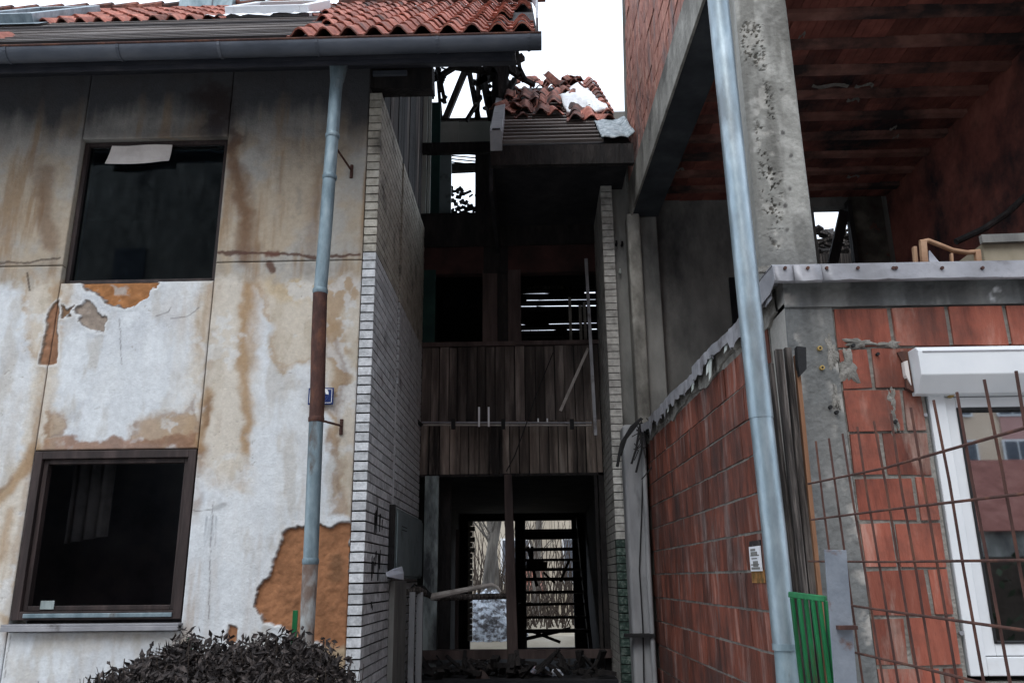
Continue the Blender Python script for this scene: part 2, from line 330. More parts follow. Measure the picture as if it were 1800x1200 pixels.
def facade_paint(X, Z):
    px, py = PIX(X, YF, Z)
    n1 = vnoise(X, Z, 2.2, 1, 5); n2 = vnoise(X, Z, 9, 2, 5); n3 = vnoise(X, Z, 30, 3, 4)
    st = vnoise(X, Z*.12, 9, 5, 5); st2 = vnoise(X, Z*.2, 4, 6, 4)
    wx = px+(n2-.5)*34+(n3-.5)*12; wy = py+(vnoise(X, Z, 9, 8, 5)-.5)*34+(n1-.5)*10
    c3 = lambda *c: np.array(c)
    col = np.zeros(X.shape+(3,)); dep = np.zeros(X.shape)
    white = c3(.565,.59,.61); cream = c3(.53,.475,.395); ochre = c3(.33,.215,.115); brown = c3(.15,.075,.038)
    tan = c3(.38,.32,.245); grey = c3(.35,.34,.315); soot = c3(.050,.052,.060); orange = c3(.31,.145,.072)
    col[:] = white
    def mixc(c, a):
        a = np.clip(a, 0, 1)[..., None]; col[:] = col*(1-a)+c*a
    # faint greyness and cream washes over the white paint
    mixc(c3(.46,.48,.51), .6*sstep(.48,.7,n1)); mixc(cream, .35*sstep(.55,.8,st2)); mixc(c3(.66,.69,.71), .5*sstep(.5,.62,vnoise(X, Z, 5, 77, 5)))
    # lower storey stains
    P = lambda poly, soft=8: 1-sstep(-soft, soft, sdpoly(wx, wy, poly))
    Ln = lambda pts, wd, soft=6: 1-sstep(wd-soft/2, wd+soft, sdline(px+(n2-.5)*22, py, pts))
    mixc(cream, .85*P([(360,480),(440,480),(445,600),(440,760),(430,860),(380,850),(352,820),(350,780)], 26))
    mixc(cream, .95*P([(430,480),(640,480),(628,900),(600,905),(600,840),(585,790),(555,640),(520,640),(500,660),(480,620),(470,560),(455,500)], 10))
    def tide(poly, c, a, wd=5):
        q = sdpoly(wx, wy, poly); mixc(c, a*np.exp(-((q+3)/wd)**2)*sstep(.35,.6,n1*.5+n2*.5))
    tide([(430,480),(640,480),(628,900),(600,905),(600,840),(585,790),(555,640),(520,640),(500,660),(480,620),(470,560),(455,500)], ochre, .55)
    tide([(360,480),(440,480),(445,600),(440,760),(430,860),(380,850),(352,820),(350,780)], ochre, .35, 8)
    mixc(c3(.45,.345,.21), .75*P([(475,485),(560,480),(552,530),(470,520)], 14))
    mixc(white, .9*P([(545,640),(575,690),(575,760),(600,800),(598,880),(540,900)], 8))
    mixc(ochre, .85*Ln([(440,488),(432,530),(425,600),(430,680),(436,740),(430,790)], 6, 10))
    mixc(ochre, .5*Ln([(452,488),(442,560),(440,640)], 10, 16))
    mixc(ochre, .75*P([(575,560),(600,560),(612,640),(600,720),(605,900),(580,900),(590,820),(575,700)], 12))
    mixc(ochre, .7*P([(560,480),(640,470),(632,520),(600,540),(575,600),(565,600)], 10))
    mixc(brown, .35*P([(596,640),(612,640),(608,700),(590,720)], 10))
    # spandrel under the upper window
    mixc(cream, .8*P([(95,495),(125,495),(100,640),(85,780),(62,780)], 14)); mixc(cream, .7*P([(330,640),(362,500),(372,500),(352,780),(320,780)], 12))
    mixc(ochre, .75*P([(85,725),(105,720),(118,750),(105,770),(80,770)], 10)); mixc(ochre, .8*P([(240,740),(270,730),(320,725),(345,700),(350,780),(230,775)], 12))
    mixc(c3(.27,.155,.10)[None,None,:]*(.6+.8*n2[...,None]), .9*P([(75,772),(170,770),(260,766),(356,764),(352,796),(62,796)], 4))
    mixc(ochre, .8*Ln([(368,690),(362,740),(352,785)], 7, 8)); mixc(brown, .6*Ln([(370,700),(362,745)], 4, 5))
    # left pier
    mixc(cream, .9*P([(45,480),(108,490),(100,560),(70,640),(48,610)], 12)); mixc(cream, .85*P([(60,640),(90,640),(65,790),(20,1110),(-10,1110),(-10,900),(40,790)], 12))
    mixc(ochre, .85*Ln([(60,790),(40,830),(15,860),(-20,890)], 9, 10)); mixc(ochre, .6*Ln([(20,900),(0,980)], 7, 12)); mixc(brown, .5*Ln([(20,840),(0,866)], 3, 5))
    mixc(ochre, .5*Ln([(10,1090),(-5,1085)], 6, 8))
    mixc(cream, .5*P([(110,1110),(320,1110),(318,1128),(60,1140)], 14))
    run = sstep(.58, .74, vnoise(X, Z*.09, 6.5, 95, 5))*sstep(.35,.6,vnoise(X, Z, 1.6, 96, 4)); edge = np.clip(np.minimum(np.abs(px-WPX1(Z)), np.abs(px-WPX2(Z)))/60, 0, 1)
    mixc(c3(.31,.20,.11), .55*run*(1-.6*edge)); mixc(c3(.24,.15,.085), .5*(1-sstep(2, 16, np.abs(px-WPX2(Z)-6)+(n2-.5)*22))*sstep(.4,.6,n1)); mixc(c3(.24,.15,.085), .45*(1-sstep(2, 14, np.abs(px-WPX1(Z)+5)+(n2-.5)*20))*sstep(.4,.6,n1))
    # the bare grey-tan upper storey
    up_ = 1-sstep(478, 500, wy+(px < 60)*(-12)); up_ = np.where((px > WPX1(Z)) & (px < WPX2(Z)), (wy < 480)*1., up_)
    mixc(tan, up_); mixc(grey, up_*sstep(.42,.62,n1)*.9); mixc(cream*.8, up_*sstep(.58,.8,n2)*.5)
    mixc(c3(.25,.165,.095), up_*.75*sstep(.5,.72,st)); mixc(c3(.19,.175,.155), up_*.45*sstep(.55,.75,st2)*sstep(.4,.6,n2))
    for pts, wd, a in (([(408,255),(415,310),(430,370),(428,455)], 8, .8), ([(425,300),(440,380),(445,440)], 9, .5), ([(85,300),(75,360),(88,430)], 9, .6), ([(60,270),(66,340)], 8, .3), ([(560,300),(548,380),(545,440)], 8, .4)):
        mixc(c3(.14,.075,.04), a*Ln(pts, wd, 12)*up_)
    mixc(c3(.15,.085,.05), .8*P([(400,232),(425,235),(415,262),(402,262)], 6))
    # smoke stain with the eaves' shade painted in, thickest at the top
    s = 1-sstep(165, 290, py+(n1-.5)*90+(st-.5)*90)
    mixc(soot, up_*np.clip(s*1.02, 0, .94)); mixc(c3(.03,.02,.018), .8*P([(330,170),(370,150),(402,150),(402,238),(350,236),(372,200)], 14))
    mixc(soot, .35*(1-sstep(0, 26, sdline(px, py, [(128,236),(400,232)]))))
    big = vnoise(X, Z, 3.3, 91, 5); mixc(c3(.60,.62,.63), (1-up_)*.55*sstep(.52,.62,big)*sstep(.45,.55,n2)); mixc(c3(.33,.27,.19), (1-up_)*.35*sstep(.55,.7,vnoise(X, Z*.35, 6, 92, 5)))
    # broken render: bare orange coat behind the paint
    def peel(poly, c, d=.022, soft=1.0, w=1.):
        q = sdpoly(px+(n2-.5)*20*w+(n3-.5)*8*w, py+(vnoise(X, Z, 11, 21, 5)-.5)*20*w, poly); a = 1-sstep(-soft, soft, q)
        mixc(c3(.64,.645,.64), .6*sstep(0,3,q)*(1-sstep(3,7,q)))
        lip = (1-sstep(.4, 2.6, np.abs(q-.6)))*sstep(.42,.56,n1*.4+n2*.6)  # crack dirt and painted undercut shadow along the broken edge
        dep[:] -= .004*sstep(0,2,q)*(1-sstep(4,14,q))
        cc = c*(.62+.7*n2[..., None])*(.7+.6*n3[..., None])*(.75+.5*n1[..., None]); mixc(cc, a); mixc(c3(.07,.045,.03), .75*lip)
        dep[:] += a*d*(.8+.5*n3)
    tide([(95,495),(125,495),(100,640),(85,780),(62,780)], ochre, .5); tide([(240,740),(270,730),(320,725),(345,700),(350,780),(230,775)], brown, .5, 4); tide([(45,480),(108,490),(100,560),(70,640),(48,610)], ochre, .5)
    tide([(85,725),(105,720),(118,750),(105,770),(80,770)], brown, .45, 4); tide([(570,560),(612,640),(600,720),(605,900),(580,900),(590,820),(575,700)], brown, .4, 5)
    peel([(492,938),(528,924),(560,922),(585,930),(600,921),(616,921),(616,1186),(582,1184),(574,1140),(545,1118),(512,1118),(488,1094),(466,1092),(452,1062),(452,1036),(470,1012),(486,976)], orange)
    mixc(c3(.12,.07,.04), .55*(1-sstep(4, 22, sdline(px, py, [(592,985),(590,1010)]))))
    mixc(c3(.42,.34,.23), .8*P([(555,1128),(600,1140),(616,1150),(616,1200),(548,1200)], 6))
    peel([(404,1100),(416,1104),(416,1126),(408,1134),(397,1128),(398,1110)], orange, .012, 1.2, .4)
    peel([(138,492),(276,492),(262,518),(250,528),(226,537),(196,534),(176,518),(152,508)], c3(.33,.15,.06), .022)
    peel([(150,528),(132,545),(140,560),(158,582),(180,584),(190,556),(170,548),(160,532)], c3(.28,.23,.19), .01)
    peel([(112,540),(128,536),(118,556),(108,560)], c3(.2,.12,.07), .01)
    peel([(86,545),(104,530),(98,640),(70,640),(80,600)], c3(.25,.13,.075), .008, 1.2, .6)
    mixc(c3(.40,.37,.34), .8*P([(190,505),(222,505),(220,524),(200,526)], 3))
    # horizontal panel joint with broken edges
    jl = sdline(px, py+(n2-.5)*16, [(380,446),(470,444),(560,452),(632,449)]); mixc(c3(.08,.04,.03), .9*(1-sstep(1, 4, jl)))
    mixc(c3(.12,.055,.04), .9*(1-sstep(2, 8, sdline(px+(n2-.5)*12, py+(n3-.5)*8, [(470,447),(486,446)]))))
    mixc(c3(.10,.05,.035), .9*(1-sstep(3, 8, sdline(px+(n2-.5)*10, py+(n3-.5)*8, [(474,464),(480,474)]))))
    jl = sdline(px, py+(n2-.5)*14, [(-20,462),(50,462),(75,456),(105,455)]); mixc(c3(.07,.05,.04), .8*(1-sstep(.6, 3, jl)))
    mixc(c3(.05,.03,.02), .8*(1-sstep(.8, 2.6, sdline(px, py, [(48,480),(52,510)]))))
    # hairline cracks, pencil scribbles and flakes
    for pts in ([(20,1115),(12,1150),(8,1190)], [(375,880),(370,960),(366,1090)], [(275,555),(296,548),(300,540)], [(330,892),(345,898),(372,895)], [(300,560),(330,556),(350,540)], [(210,560),(214,640)]):
        mixc(c3(.10,.09,.085), .6*(1-sstep(.2, 1.6, sdline(px+(n3-.5)*5, py, pts))))
    for k in range(9): mixc(c3(.22,.24,.27), .5*(1-sstep(.2, 1.4, sdline(px, py, [(362+k*2.6, 905+3*(k % 3)), (359+k*2.4, 960-6*(k % 4))]))))
    mixc(c3(.2,.2,.2), .5*(1-sstep(1, 7, sdline(px+(n3-.5)*14, py+(n2-.5)*14, [(380,892),(392,884)]))))
    fl = sstep(.76, .8, n3)*sstep(.55, .65, n1)*(py > 500); mixc(c3(.30,.28,.25), .7*fl); dep[:] += .003*fl
    # coarse render relief
    dep[:] += .004*(n2-.5)+.0016*(n3-.5)
    return np.clip(col, 0, 1), dep
def WPX1(Z): return PIX(WX1, YF, Z)[0]
def WPX2(Z): return PIX(WX2, YF, Z)[0]

def panel(x0, x1, z0, z1, step=.0085, gap=.004, thick=.22):
    x0 += gap; x1 -= gap; z0 += gap; z1 -= gap
    nx = max(2, int((x1-x0)/step)); nz = max(2, int((z1-z0)/step))
    X, Z = np.meshgrid(np.linspace(x0, x1, nx+1), np.linspace(z0, z1, nz+1))
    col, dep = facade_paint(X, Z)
    Y = YF + dep
    e = np.minimum(np.minimum(X-x0, x1-X), np.minimum(Z-z0, z1-Z)); Y = Y+np.where(e < 1e-6, .004, 0)
    V = np.stack([X, Y, Z], -1).reshape(-1, 3); n = len(V)
    idx = np.arange((nx+1)*(nz+1)).reshape(nz+1, nx+1)
    Fq = np.stack([idx[:-1,:-1], idx[:-1,1:], idx[1:,1:], idx[1:,:-1]], -1).reshape(-1, 4).tolist()
    bv = [(x0,YF+thick,z0),(x1,YF+thick,z0),(x1,YF+thick,z1),(x0,YF+thick,z1)]
    b0 = idx[0].tolist(); b1 = idx[-1].tolist(); l0 = idx[:,0].tolist(); r0 = idx[:,-1].tolist()
    Fq += [tuple(b0[::-1])+(n, n+1), tuple(b1)+(n+2, n+3), tuple(l0)+(n+3, n), tuple(r0[::-1])+(n+1, n+2), (n+1, n, n+3, n+2)]
    me = bpy.data.meshes.new('wall_panel'); me.from_pydata(V.tolist()+bv, [], Fq); me.materials.append(M['plaster'])
    a = me.color_attributes.new('tint', 'FLOAT_COLOR', 'POINT')
    cc = np.ones((n+4, 4)); cc[:n, :3] = col.reshape(-1, 3); cc[n:, :3] = (.3,.28,.25)
    a.data.foreach_set('color', cc.ravel().astype(np.float32))
    sm = np.ones(len(me.polygons), bool); sm[-5:] = False; me.polygons.foreach_set('use_smooth', sm)
    return inst('wall_panel', me, house)
XE = -4.75
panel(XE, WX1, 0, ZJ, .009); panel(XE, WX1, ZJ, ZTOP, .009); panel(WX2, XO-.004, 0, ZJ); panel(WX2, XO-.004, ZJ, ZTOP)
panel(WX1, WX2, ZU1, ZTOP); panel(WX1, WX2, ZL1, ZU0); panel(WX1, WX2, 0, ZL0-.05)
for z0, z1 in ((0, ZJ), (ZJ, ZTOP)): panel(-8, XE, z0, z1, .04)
# recessed joints: dark backing strips behind the gaps
MB().box(-8, XO, YF+.222, YF+.26, 0, ZL0-.05).box(-8, WX1-.02, YF+.222, YF+.26, 0, ZTOP).box(WX2+.02, XO, YF+.222, YF+.26, 0, ZTOP).box(-8, XO, YF+.222, YF+.26, ZU1, ZTOP).box(WX1-.02, WX2+.02, YF+.222, YF+.26, ZL1, ZU0).build('inner_wall', M['room'], house)
# rooms
rm = MB(); rm.box(-8, XO, 8.9, 9.0, 0, 5.9); rm.box(-8, XO, YF+.262, 8.9, 5.75, 5.9); rm.box(-8, XO, YF+.262, 8.9, ZU0-.35, ZU0-.12); rm.box(-8, XO, YF+.262, 8.9, .2, .35)
rm.box(-8.1, -8, YF, 9, 0, 5.9); rm.box(XO-.03, XO-.005, YF+.262, 8.9, .0, 5.75)
rm.build('room', M['room'], house)
MB().box(-4.6, -2.9, 7.6, 7.66, ZU0-.12, 4.2).box(-2.55, -2.2, 7.9, 8.0, ZU0-.12, 5.0).build('partition', M['room'], house)

def winframe(x0, x1, z0, z1, t, y0, y1, mt, parent, name='window_frame'):
    b = MB(); b.box(x0, x0+t, y0, y1, z0, z1); b.box(x1-t, x1, y0, y1, z0, z1)
    b.box(x0+t, x1-t, y0, y1, z1-t, z1); b.box(x0+t, x1-t, y0, y1, z0, z0+t)
    return b.build(name, mt, parent, .004)
# upper window: thin frame deep in the opening, dusty pane, paper at the top
wu = winframe(WX1+.006, WX2-.006, ZU0+.004, ZU1-.004, .035, YF+.05, YF+.12, M['brownwood'], house, 'window')
MB().box(WX1+.04, WX2-.04, YF+.084, YF+.089, ZU0+.04, ZU1-.04).build('pane', M['darkglass'], wu)
a, b_ = W(194,291,Y=YF+.05), W(304,256,Y=YF+.05)
pp = MB(); n = 10
for i in range(n+1):
    t = i/n; x = a.x+(b_.x-a.x)*t
    for k in range(4):
        z = b_.z+(a.z-b_.z)*k/3 + (-.012*math.sin(t*5) if k == 3 else 0)
        pp.v.append((x+.01*k*(1-t)*-1, YF+.035+.008*math.sin(t*7+k)-.02*k/3, z))
for i in range(n):
    for k in range(3): q = i*4+k; pp.f.append((q, q+4, q+5, q+1))
o = pp.build('paper_sheet', M['oldpaper']); sd = o.modifiers.new('thick', 'SOLIDIFY'); sd.thickness = .002
tag(o, 'pale strip of paper hanging at the top of the upper left window', 'paper')
# lower window: heavy brown frame, metal sill
wl = winframe(WX1+.006, WX2-.006, ZL0+.03, ZL1-.004, .06, YF+.0, YF+.1, M['brownwood'], house, 'window')
winframe(WX1+.068, WX2-.068, ZL0+.092, ZL1-.066, .035, YF+.03, YF+.09, M['brownwood'], wl, 'sash')
MB().box(WX1+.10, WX2-.07, YF-.012, YF+.028, ZL0+.045, ZL0+.075).build('weather_bar', M['zinc'], wl, .004)
MB().box(WX1-.01, WX2+.015, YF-.075, YF+.08, ZL0-.012, ZL0+.004, 0).box(WX1-.01, WX2+.015, YF-.078, YF-.07, ZL0-.045, ZL0-.0125).build('sill', M['flashing'], wl, .003)
cu = MB()
c0, c1 = W(112,955,Y=7.0), W(205,815,Y=7.0)
for i in range(21):
    t = i/20
    for k in (0, 1): cu.v.append((c0.x+(c1.x-c0.x)*t, 7.0+.03*math.sin(t*22), (c0.z+.06*t) if k == 0 else ZL1+.1))
for i in range(20): cu.f.append((2*i, 2*i+2, 2*i+3, 2*i+1))
o = cu.build('curtain', M['cloth'], smooth=True); o.modifiers.new('thick', 'SOLIDIFY').thickness = .004
tag(o, 'grey cloth hanging inside the lower left window', 'curtain')
a = W(74,1070,Y=YF+.05); o = MB().box(a.x, a.x+.1, YF+.02, YF+.028, a.z, a.z+.06).build('note_card', M['jamb'])
tag(o, 'small pale card in the bottom left corner of the lower window', 'card')

# facing-brick wing wall
ZW = W(650,162,Y=YF).z; PITCHB = .0742
core = MB().box(XO+.012, XL-.016, YF+.014, YB+.3, 0, ZW-.01).build('brick_wing_wall', M['mortar'], house)
ZC = W(648,446,Y=YF).z
cells = []
nC = int(ZW/PITCHB)
for c in range(nC):
    z = ZW-(c+1)*PITCHB
    cells.append((XO, XL, YF, YF+.115, z, 'h'))            # corner header
    y = YF+.117; k = 0; off = (c % 2)*.125
    ends = [YF+.117+.125*(c % 2 == 0)]
    seam0, seam1 = 7.36, 7.46
    y0 = YF+.117
    while y0 < YB-.03:
        L_ = .25 if not (k == 0 and c % 2 == 0) else .125
        y1 = y0+L_
        if y0 < seam0 <= y1: y1 = seam0
        if y0 >= seam0 and y0 < seam1: y0 = seam1; y1 = seam1+(.25 if c % 2 else .125)
        y1 = min(y1, YB)
        if y1-y0 > .02: cells.append((XL-.105, XL, y0, y1-.0008, z, 's'))
        y0 = y1 if y1 != seam0 else seam0; k += 1
cells.sort(key=lambda q: (q[2]-YF)*1.0 + abs(q[4]-2.2)*.5 + (0 if q[5] == 'h' else .35))
bmesh_cache = {}; rest = {}
def brick_mesh(dx, dy, mt):
    k = (round(dx,3), round(dy,3), mt)
    if k not in bmesh_cache:
        me = MB().box(0, dx, 0, dy, 0, PITCHB-.0125).mesh('brick', M[mt])
        bmesh_cache[k] = me
    return bmesh_cache[k]
for i, (x0, x1, y0, y1, z, t) in enumerate(cells):
    mt = 'whitebrick' if z < ZC-.03 else 'tanbrick'
    j = random.uniform(-.0012, .0012)
    if i < 300: inst('brick', brick_mesh(x1-x0, y1-y0, mt), core, (x0 if t == 'h' else x0+j, y0+(j if t == 'h' else 0), z), (0, random.uniform(-.006,.006) if t=='h' else 0, 0))
    else: rest.setdefault(mt, MB()).box(x0, x1+j, y0, y1, z, z+PITCHB-.0125)
for mt, b in rest.items(): o = b.build('brick_courses', M[mt], core); o['kind'] = 'stuff'
MB().box(XL-.02, XL-.003, 7.365, 7.455, 1.2, 3.35).build('mortar_seam', M['whitebrick'], core)
dr_ = MB()
for u0, u1, v0, v1, nn in ((659,674,892,948,9),(654,672,962,1022,9),(652,656,1058,1074,2),(683,700,1062,1150,6)):
    for k in range(nn):
        u = random.uniform(u0, u1); va = random.uniform(v0, (v0+v1)/2); vb_ = random.uniform((v0+v1)/2, v1)
        a = W(u, va, X=XL+.003); b_ = W(u, vb_, X=XL+.003); wd_ = random.uniform(.008,.028)
        dr_.add([(XL+.002, a.y-wd_, a.z), (XL+.002, a.y+wd_, a.z+.01), (XL+.002, a.y+wd_*.3, b_.z), (XL+.002, a.y-wd_*.3, b_.z), (XL+.005, a.y-wd_, a.z), (XL+.005, a.y+wd_, a.z+.01), (XL+.005, a.y+wd_*.3, b_.z), (XL+.005, a.y-wd_*.3, b_.z)], [(0,1,2,3),(4,7,6,5),(0,4,5,1),(2,6,7,3),(0,3,7,4),(1,5,6,2)])
o = dr_.build('tar_drips', M['black'], core); o['kind'] = 'stuff'
# charred siding above the wing
sb = MB().box(XO+.02, XL-.08, YF+.1, YB+.5, ZW, ZW+.3).prism([(XO+.02, YF+.1, ZW+.3), (XO+.02, YB+.5, ZW+.3), (XO+.02, YB+.5, 8.6), (XO+.02, YF+.1, 6.05)], (XL-.08-XO-.02, 0, 0)).build('upper_side_wall', M['char'], house)
y = YF+.35
while y < YB+.2:
    wd = random.uniform(.14, .2); inst('siding_board', MB().box(0, .025, 0, wd-.008, 0, min(random.uniform(1.5, 2.4), .42+(y-YF)*.86)).mesh('siding_board', M['plank'] if random.random() < .5 else M['char']), sb, (XL-.078+random.uniform(0,.01), y, ZW+.02)); y += wd
# left house roof
EY, EZ, PT = 5.44, W(600,66,Y=5.44).z, R(41.1)
RX0, RX1 = -8.0, W(945,62,Y=EY).x
def onroof(x, s, h=0, ey=EY, ez=EZ):      # s metres up the slope, h off the surface
    return Vector((x, ey+s*math.cos(PT)-h*math.sin(PT), ez+s*math.sin(PT)+h*math.cos(PT)))
def slab(b, x0, x1, s0, s1, h0, h1, ey=EY, ez=EZ):
    vs = [onroof(x, s, h, ey, ez) for h in (h0, h1) for s in (s0, s1) for x in (x0, x1)]
    return b.add(vs, [(0,2,3,1),(4,5,7,6),(0,1,5,4),(2,6,7,3),(0,4,6,2),(1,3,7,5)])
SL = 5.0
roof = slab(MB(), RX0, RX1, 0, SL, -.06, -.015).build('roof', M['deck'], house)
rb = MB().prism([(RX0, EY+SL*math.cos(PT)+.03, EZ+SL*math.sin(PT)-.06), (RX0, EY+SL*math.cos(PT)+3.2, EZ+SL*math.sin(PT)-2.8), (RX0, EY+SL*math.cos(PT)+3.2, EZ+SL*math.sin(PT)-2.9), (RX0, EY+SL*math.cos(PT)+.03, EZ+SL*math.sin(PT)-.16)], (XO-RX0, 0, 0)); rb.build('rear_slope', M['deck'], roof)
TWD, TEX = .192, .335
def tile_mesh(name, mt, wd=TWD, ln=.40, n=8):
    b = MB(); prof = []
    for i in range(n+1):
        t = i/n; x = t*wd*1.04
        z = .062*max(0,math.sin(math.pi*(t-.2)/.62))**.8 if .2 < t < .82 else -.004*math.sin(math.pi*min(t/.2, 1)) if t <= .2 else 0
        prof.append((x, z))
    for s, lift, sc in ((0, .014, 1.0), (ln, -.006, .93)):
        for dz in (0, -.014):
            for x, z in prof: b.v.append((x, s, z*sc+lift+dz))
    m_ = n+1
    for i in range(n):
        b.f.append((i, i+1, 2*m_+i+1, 2*m_+i)); b.f.append((m_+i+1, m_+i, 3*m_+i, 3*m_+i+1)); b.f.append((m_+i, m_+i+1, i+1, i)); b.f.append((2*m_+i, 2*m_+i+1, 3*m_+i+1, 3*m_+i))
    b.f.append((0, 2*m_, 3*m_, m_)); b.f.append((n, m_+n, 3*m_+n, 2*m_+n))
    return b.mesh(name, mt, True)
TM = tile_mesh('tile', M['tile']); TB = tile_mesh('tile', M['tileburnt'])
ntile = 0
rows = int(SL/TEX)
b_more = 0
for r in range(rows):
    c = 0; x = RX1-.03-TWD
    while x > RX0:
        p = PIX(*onroof(x+TWD/2, r*TEX+.1))
        px = p[0]; keep = False
        if px > 575+14*random.random()-r*4: keep = True
        if r == 0 and px > 508: keep = True
        if r == 1 and px > 525: keep = True
        if px < 590 and r >= 7: keep = px > 62 - r*3
        if px < -60 : keep = r >= 7
        if px < 14 and r == 1: keep = px > -400
        if 375 < px < 580 and r == 7: keep = False
        if px > 880 and 2 < r < 9 and random.random() < .28: keep = False
        if px < -500: keep = False
        if keep:
            far_ = px < -30
            if ntile < 295 or not far_:
                o = inst('tile', TB if (r > 10 and px > 420 and random.random() < .5) or random.random() < .08 else TM, roof, onroof(x+random.uniform(-.004,.004), r*TEX-.03, .01), (PT+random.uniform(-.02,.02), 0, random.uniform(-.02,.02)))
                ntile += 1
        x -= TWD
print('tiles', ntile)
s = .05; k = 0
while s < 7*TEX+.1:
    pxl = 0
    x1 = W(578,60,Y=EY+s*.766).x if s > .5 else W(512,70,Y=EY).x
    b = MB(); xa = RX0+random.uniform(0,.2)
    slab(b, xa, x1, s, s+.04, 0, .022+.012*random.random()); b.build('batten', M['batten'] if random.random() < .6 else M['battendark'], roof); s += .15+random.uniform(-.01,.02)
for k in range(14):      # rafters under the laths
    xx = RX0+.5+k*.6
    if xx < RX1-.05: slab(MB(), xx, xx+.08, 1.1, SL-.05, -.2, -.062).build('rafter', M['char'], roof)
x = RX0+.1
while x < RX1-.1:        # ridge
    p0 = onroof(x, SL, .04); p1 = onroof(x+.36, SL, .06)
    if random.random() < .9: MB().tube([p0, p1], [.055,.07], 8).build('ridge_tile', M['tileburnt'], roof, smooth=True)
    x += .34
# verge flashing, bent and loose
v = MB(); pts = [onroof(RX1+.0, .0, .04), onroof(RX1+.01, 1.2, .06), onroof(RX1+.035, 2.4, .1), onroof(RX1+.02, 3.6, .09), onroof(RX1+.01, SL, .06)]
for a, b_ in zip(pts, pts[1:]): v.bar(a, b_, .015, .13, (0,0,1))
v.build('verge_strip', M['flashing'], roof)
# gutter
gy, gz, gr = EY+.02, EZ-.055, .078
g = MB(); prof = [(math.cos(a)*gr, math.sin(a)*gr) for a in np.linspace(math.pi, 2*math.pi, 11)]
prof = [(-gr, .012)]+prof+[(gr, .03)]
for x in (RX0, W(952,75,Y=gy).x):
    for q in (0, 1):
        for (yy, zz) in prof: g.v.append((x, gy+yy*(1-.04*q), gz+zz*(1-.04*q)))
n = len(prof)
for i in range(n-1): g.f += [(i, i+1, 2*n+i+1, 2*n+i), (n+i+1, n+i, 3*n+i, 3*n+i+1)]
for b0 in (0, 2*n): g.f.append(tuple(b0+i for i in range(n)))
g.f += [(0, 2*n, 3*n, n), (n-1, 2*n-1, 4*n-1, 3*n-1)]
gut = g.build('gutter', M['gutter'], house, smooth=True)
MB().tube([(RX0, gy-gr, gz+.012), (W(952,75,Y=gy).x, gy-gr, gz+.012)], .009, 8).build('gutter_bead', M['rust'], gut, smooth=True)
for px in (20, 215, 390, 560, 770, 930):
    x = W(px, 85, Y=gy).x
    b = MB(); rr = gr+.004; q = [(x, gy+math.cos(a)*rr, gz+math.sin(a)*rr) for a in np.linspace(math.pi*1.0, 2*math.pi, 10)]
    for a, c in zip(q, q[1:]): b.bar(a, c, .004, .022, (1,0,0))
    b.build('gutter_bracket', M['gutter'], gut)
# soffit and fascia
z1 = W(600,122,Y=YF).z
MB().prism([(RX0, EY+.09, EZ-.14), (RX0, YF+.02, z1+.01), (RX0, YF+.02, z1+.05), (RX0, EY+.09, EZ-.04)], (W(905,90,Y=EY).x-RX0, 0, 0)).build('soffit', M['fascia'], house)
MB().box(RX0, W(900,90,Y=EY).x, EY+.10, EY+.12, EZ-.17, EZ+.0).build('fascia_board', M['fascia'], house)
MB().box(XO-.1, W(768,140,Y=YF+.3).x, YF+.05, YF+.2, W(700,160,Y=YF+.1).z, W(700,118,Y=YF+.1).z, .015).build('wall_plate', M['char'], house)
MB().box(W(655,130,Y=YF).x, W(715,130,Y=YF).x, YF+.0, YF+.03, W(690,131,Y=YF).z, W(690,124,Y=YF).z).build('strip', M['gutter'], house)
# chimney, roof windows
a = W(320,12,Y=9.1); b_ = W(413,12,Y=9.1)
ch = MB().box(a.x, b_.x, 9.0, 9.6, a.z-.7, a.z+1.0).build('chimney', M['zinc'], roof, .01)
MB().box(a.x+(b_.x-a.x)*.62, a.x+(b_.x-a.x)*.64, 8.992, 8.998, a.z-.6, a.z+1.0).build('seam', M['gutter'], ch)
def roofwin(pxl, pxr, s0, s1, torn):
    x0 = W(pxl, 40, Y=EY+s0*.766).x; x1 = W(pxr, 40, Y=EY+s0*.766).x
    b = MB()
    slab(b, x0, x0+.09, s0, s1, 0, .14); slab(b, x1-.09, x1, s0, s1, 0, .14); slab(b, x0+.09, x1-.09, s0, s0+.09, 0, .14); slab(b, x0+.09, x1-.09, s1-.09, s1, 0, .14)
    w_ = b.build('roof_window', M['zincnew'] if not torn else M['pvc'], roof, .005)
    slab(MB(), x0+.09, x1-.09, s0+.09, s1-.09, .03, .04).build('pane', M['glass'] if not torn else M['deck'], w_)
    n = 26; b = MB(); v0 = len(b.v)
    for i in range(n+1):
        t = i/n; xx = x0-.15+(x1-x0+.3)*t
        for k, s_ in enumerate((s0+.02, s0-.10, s0-.2)):
            b.v.append(onroof(xx+random.uniform(-.01,.01), s_+(random.uniform(-.04,.03) if k and torn else 0), .05+(random.uniform(0,.03) if k and torn else 0)))
    for i in range(n):
        for k in (0, 1): q = i*3+k; b.f.append((q, q+3, q+4, q+1))
    b.build('flashing', M['zincnew'] if not torn else M['snow'], w_)
roofwin(-60, 66, 2.2, 3.7, False); roofwin(400, 545, 2.5, 3.6, True)

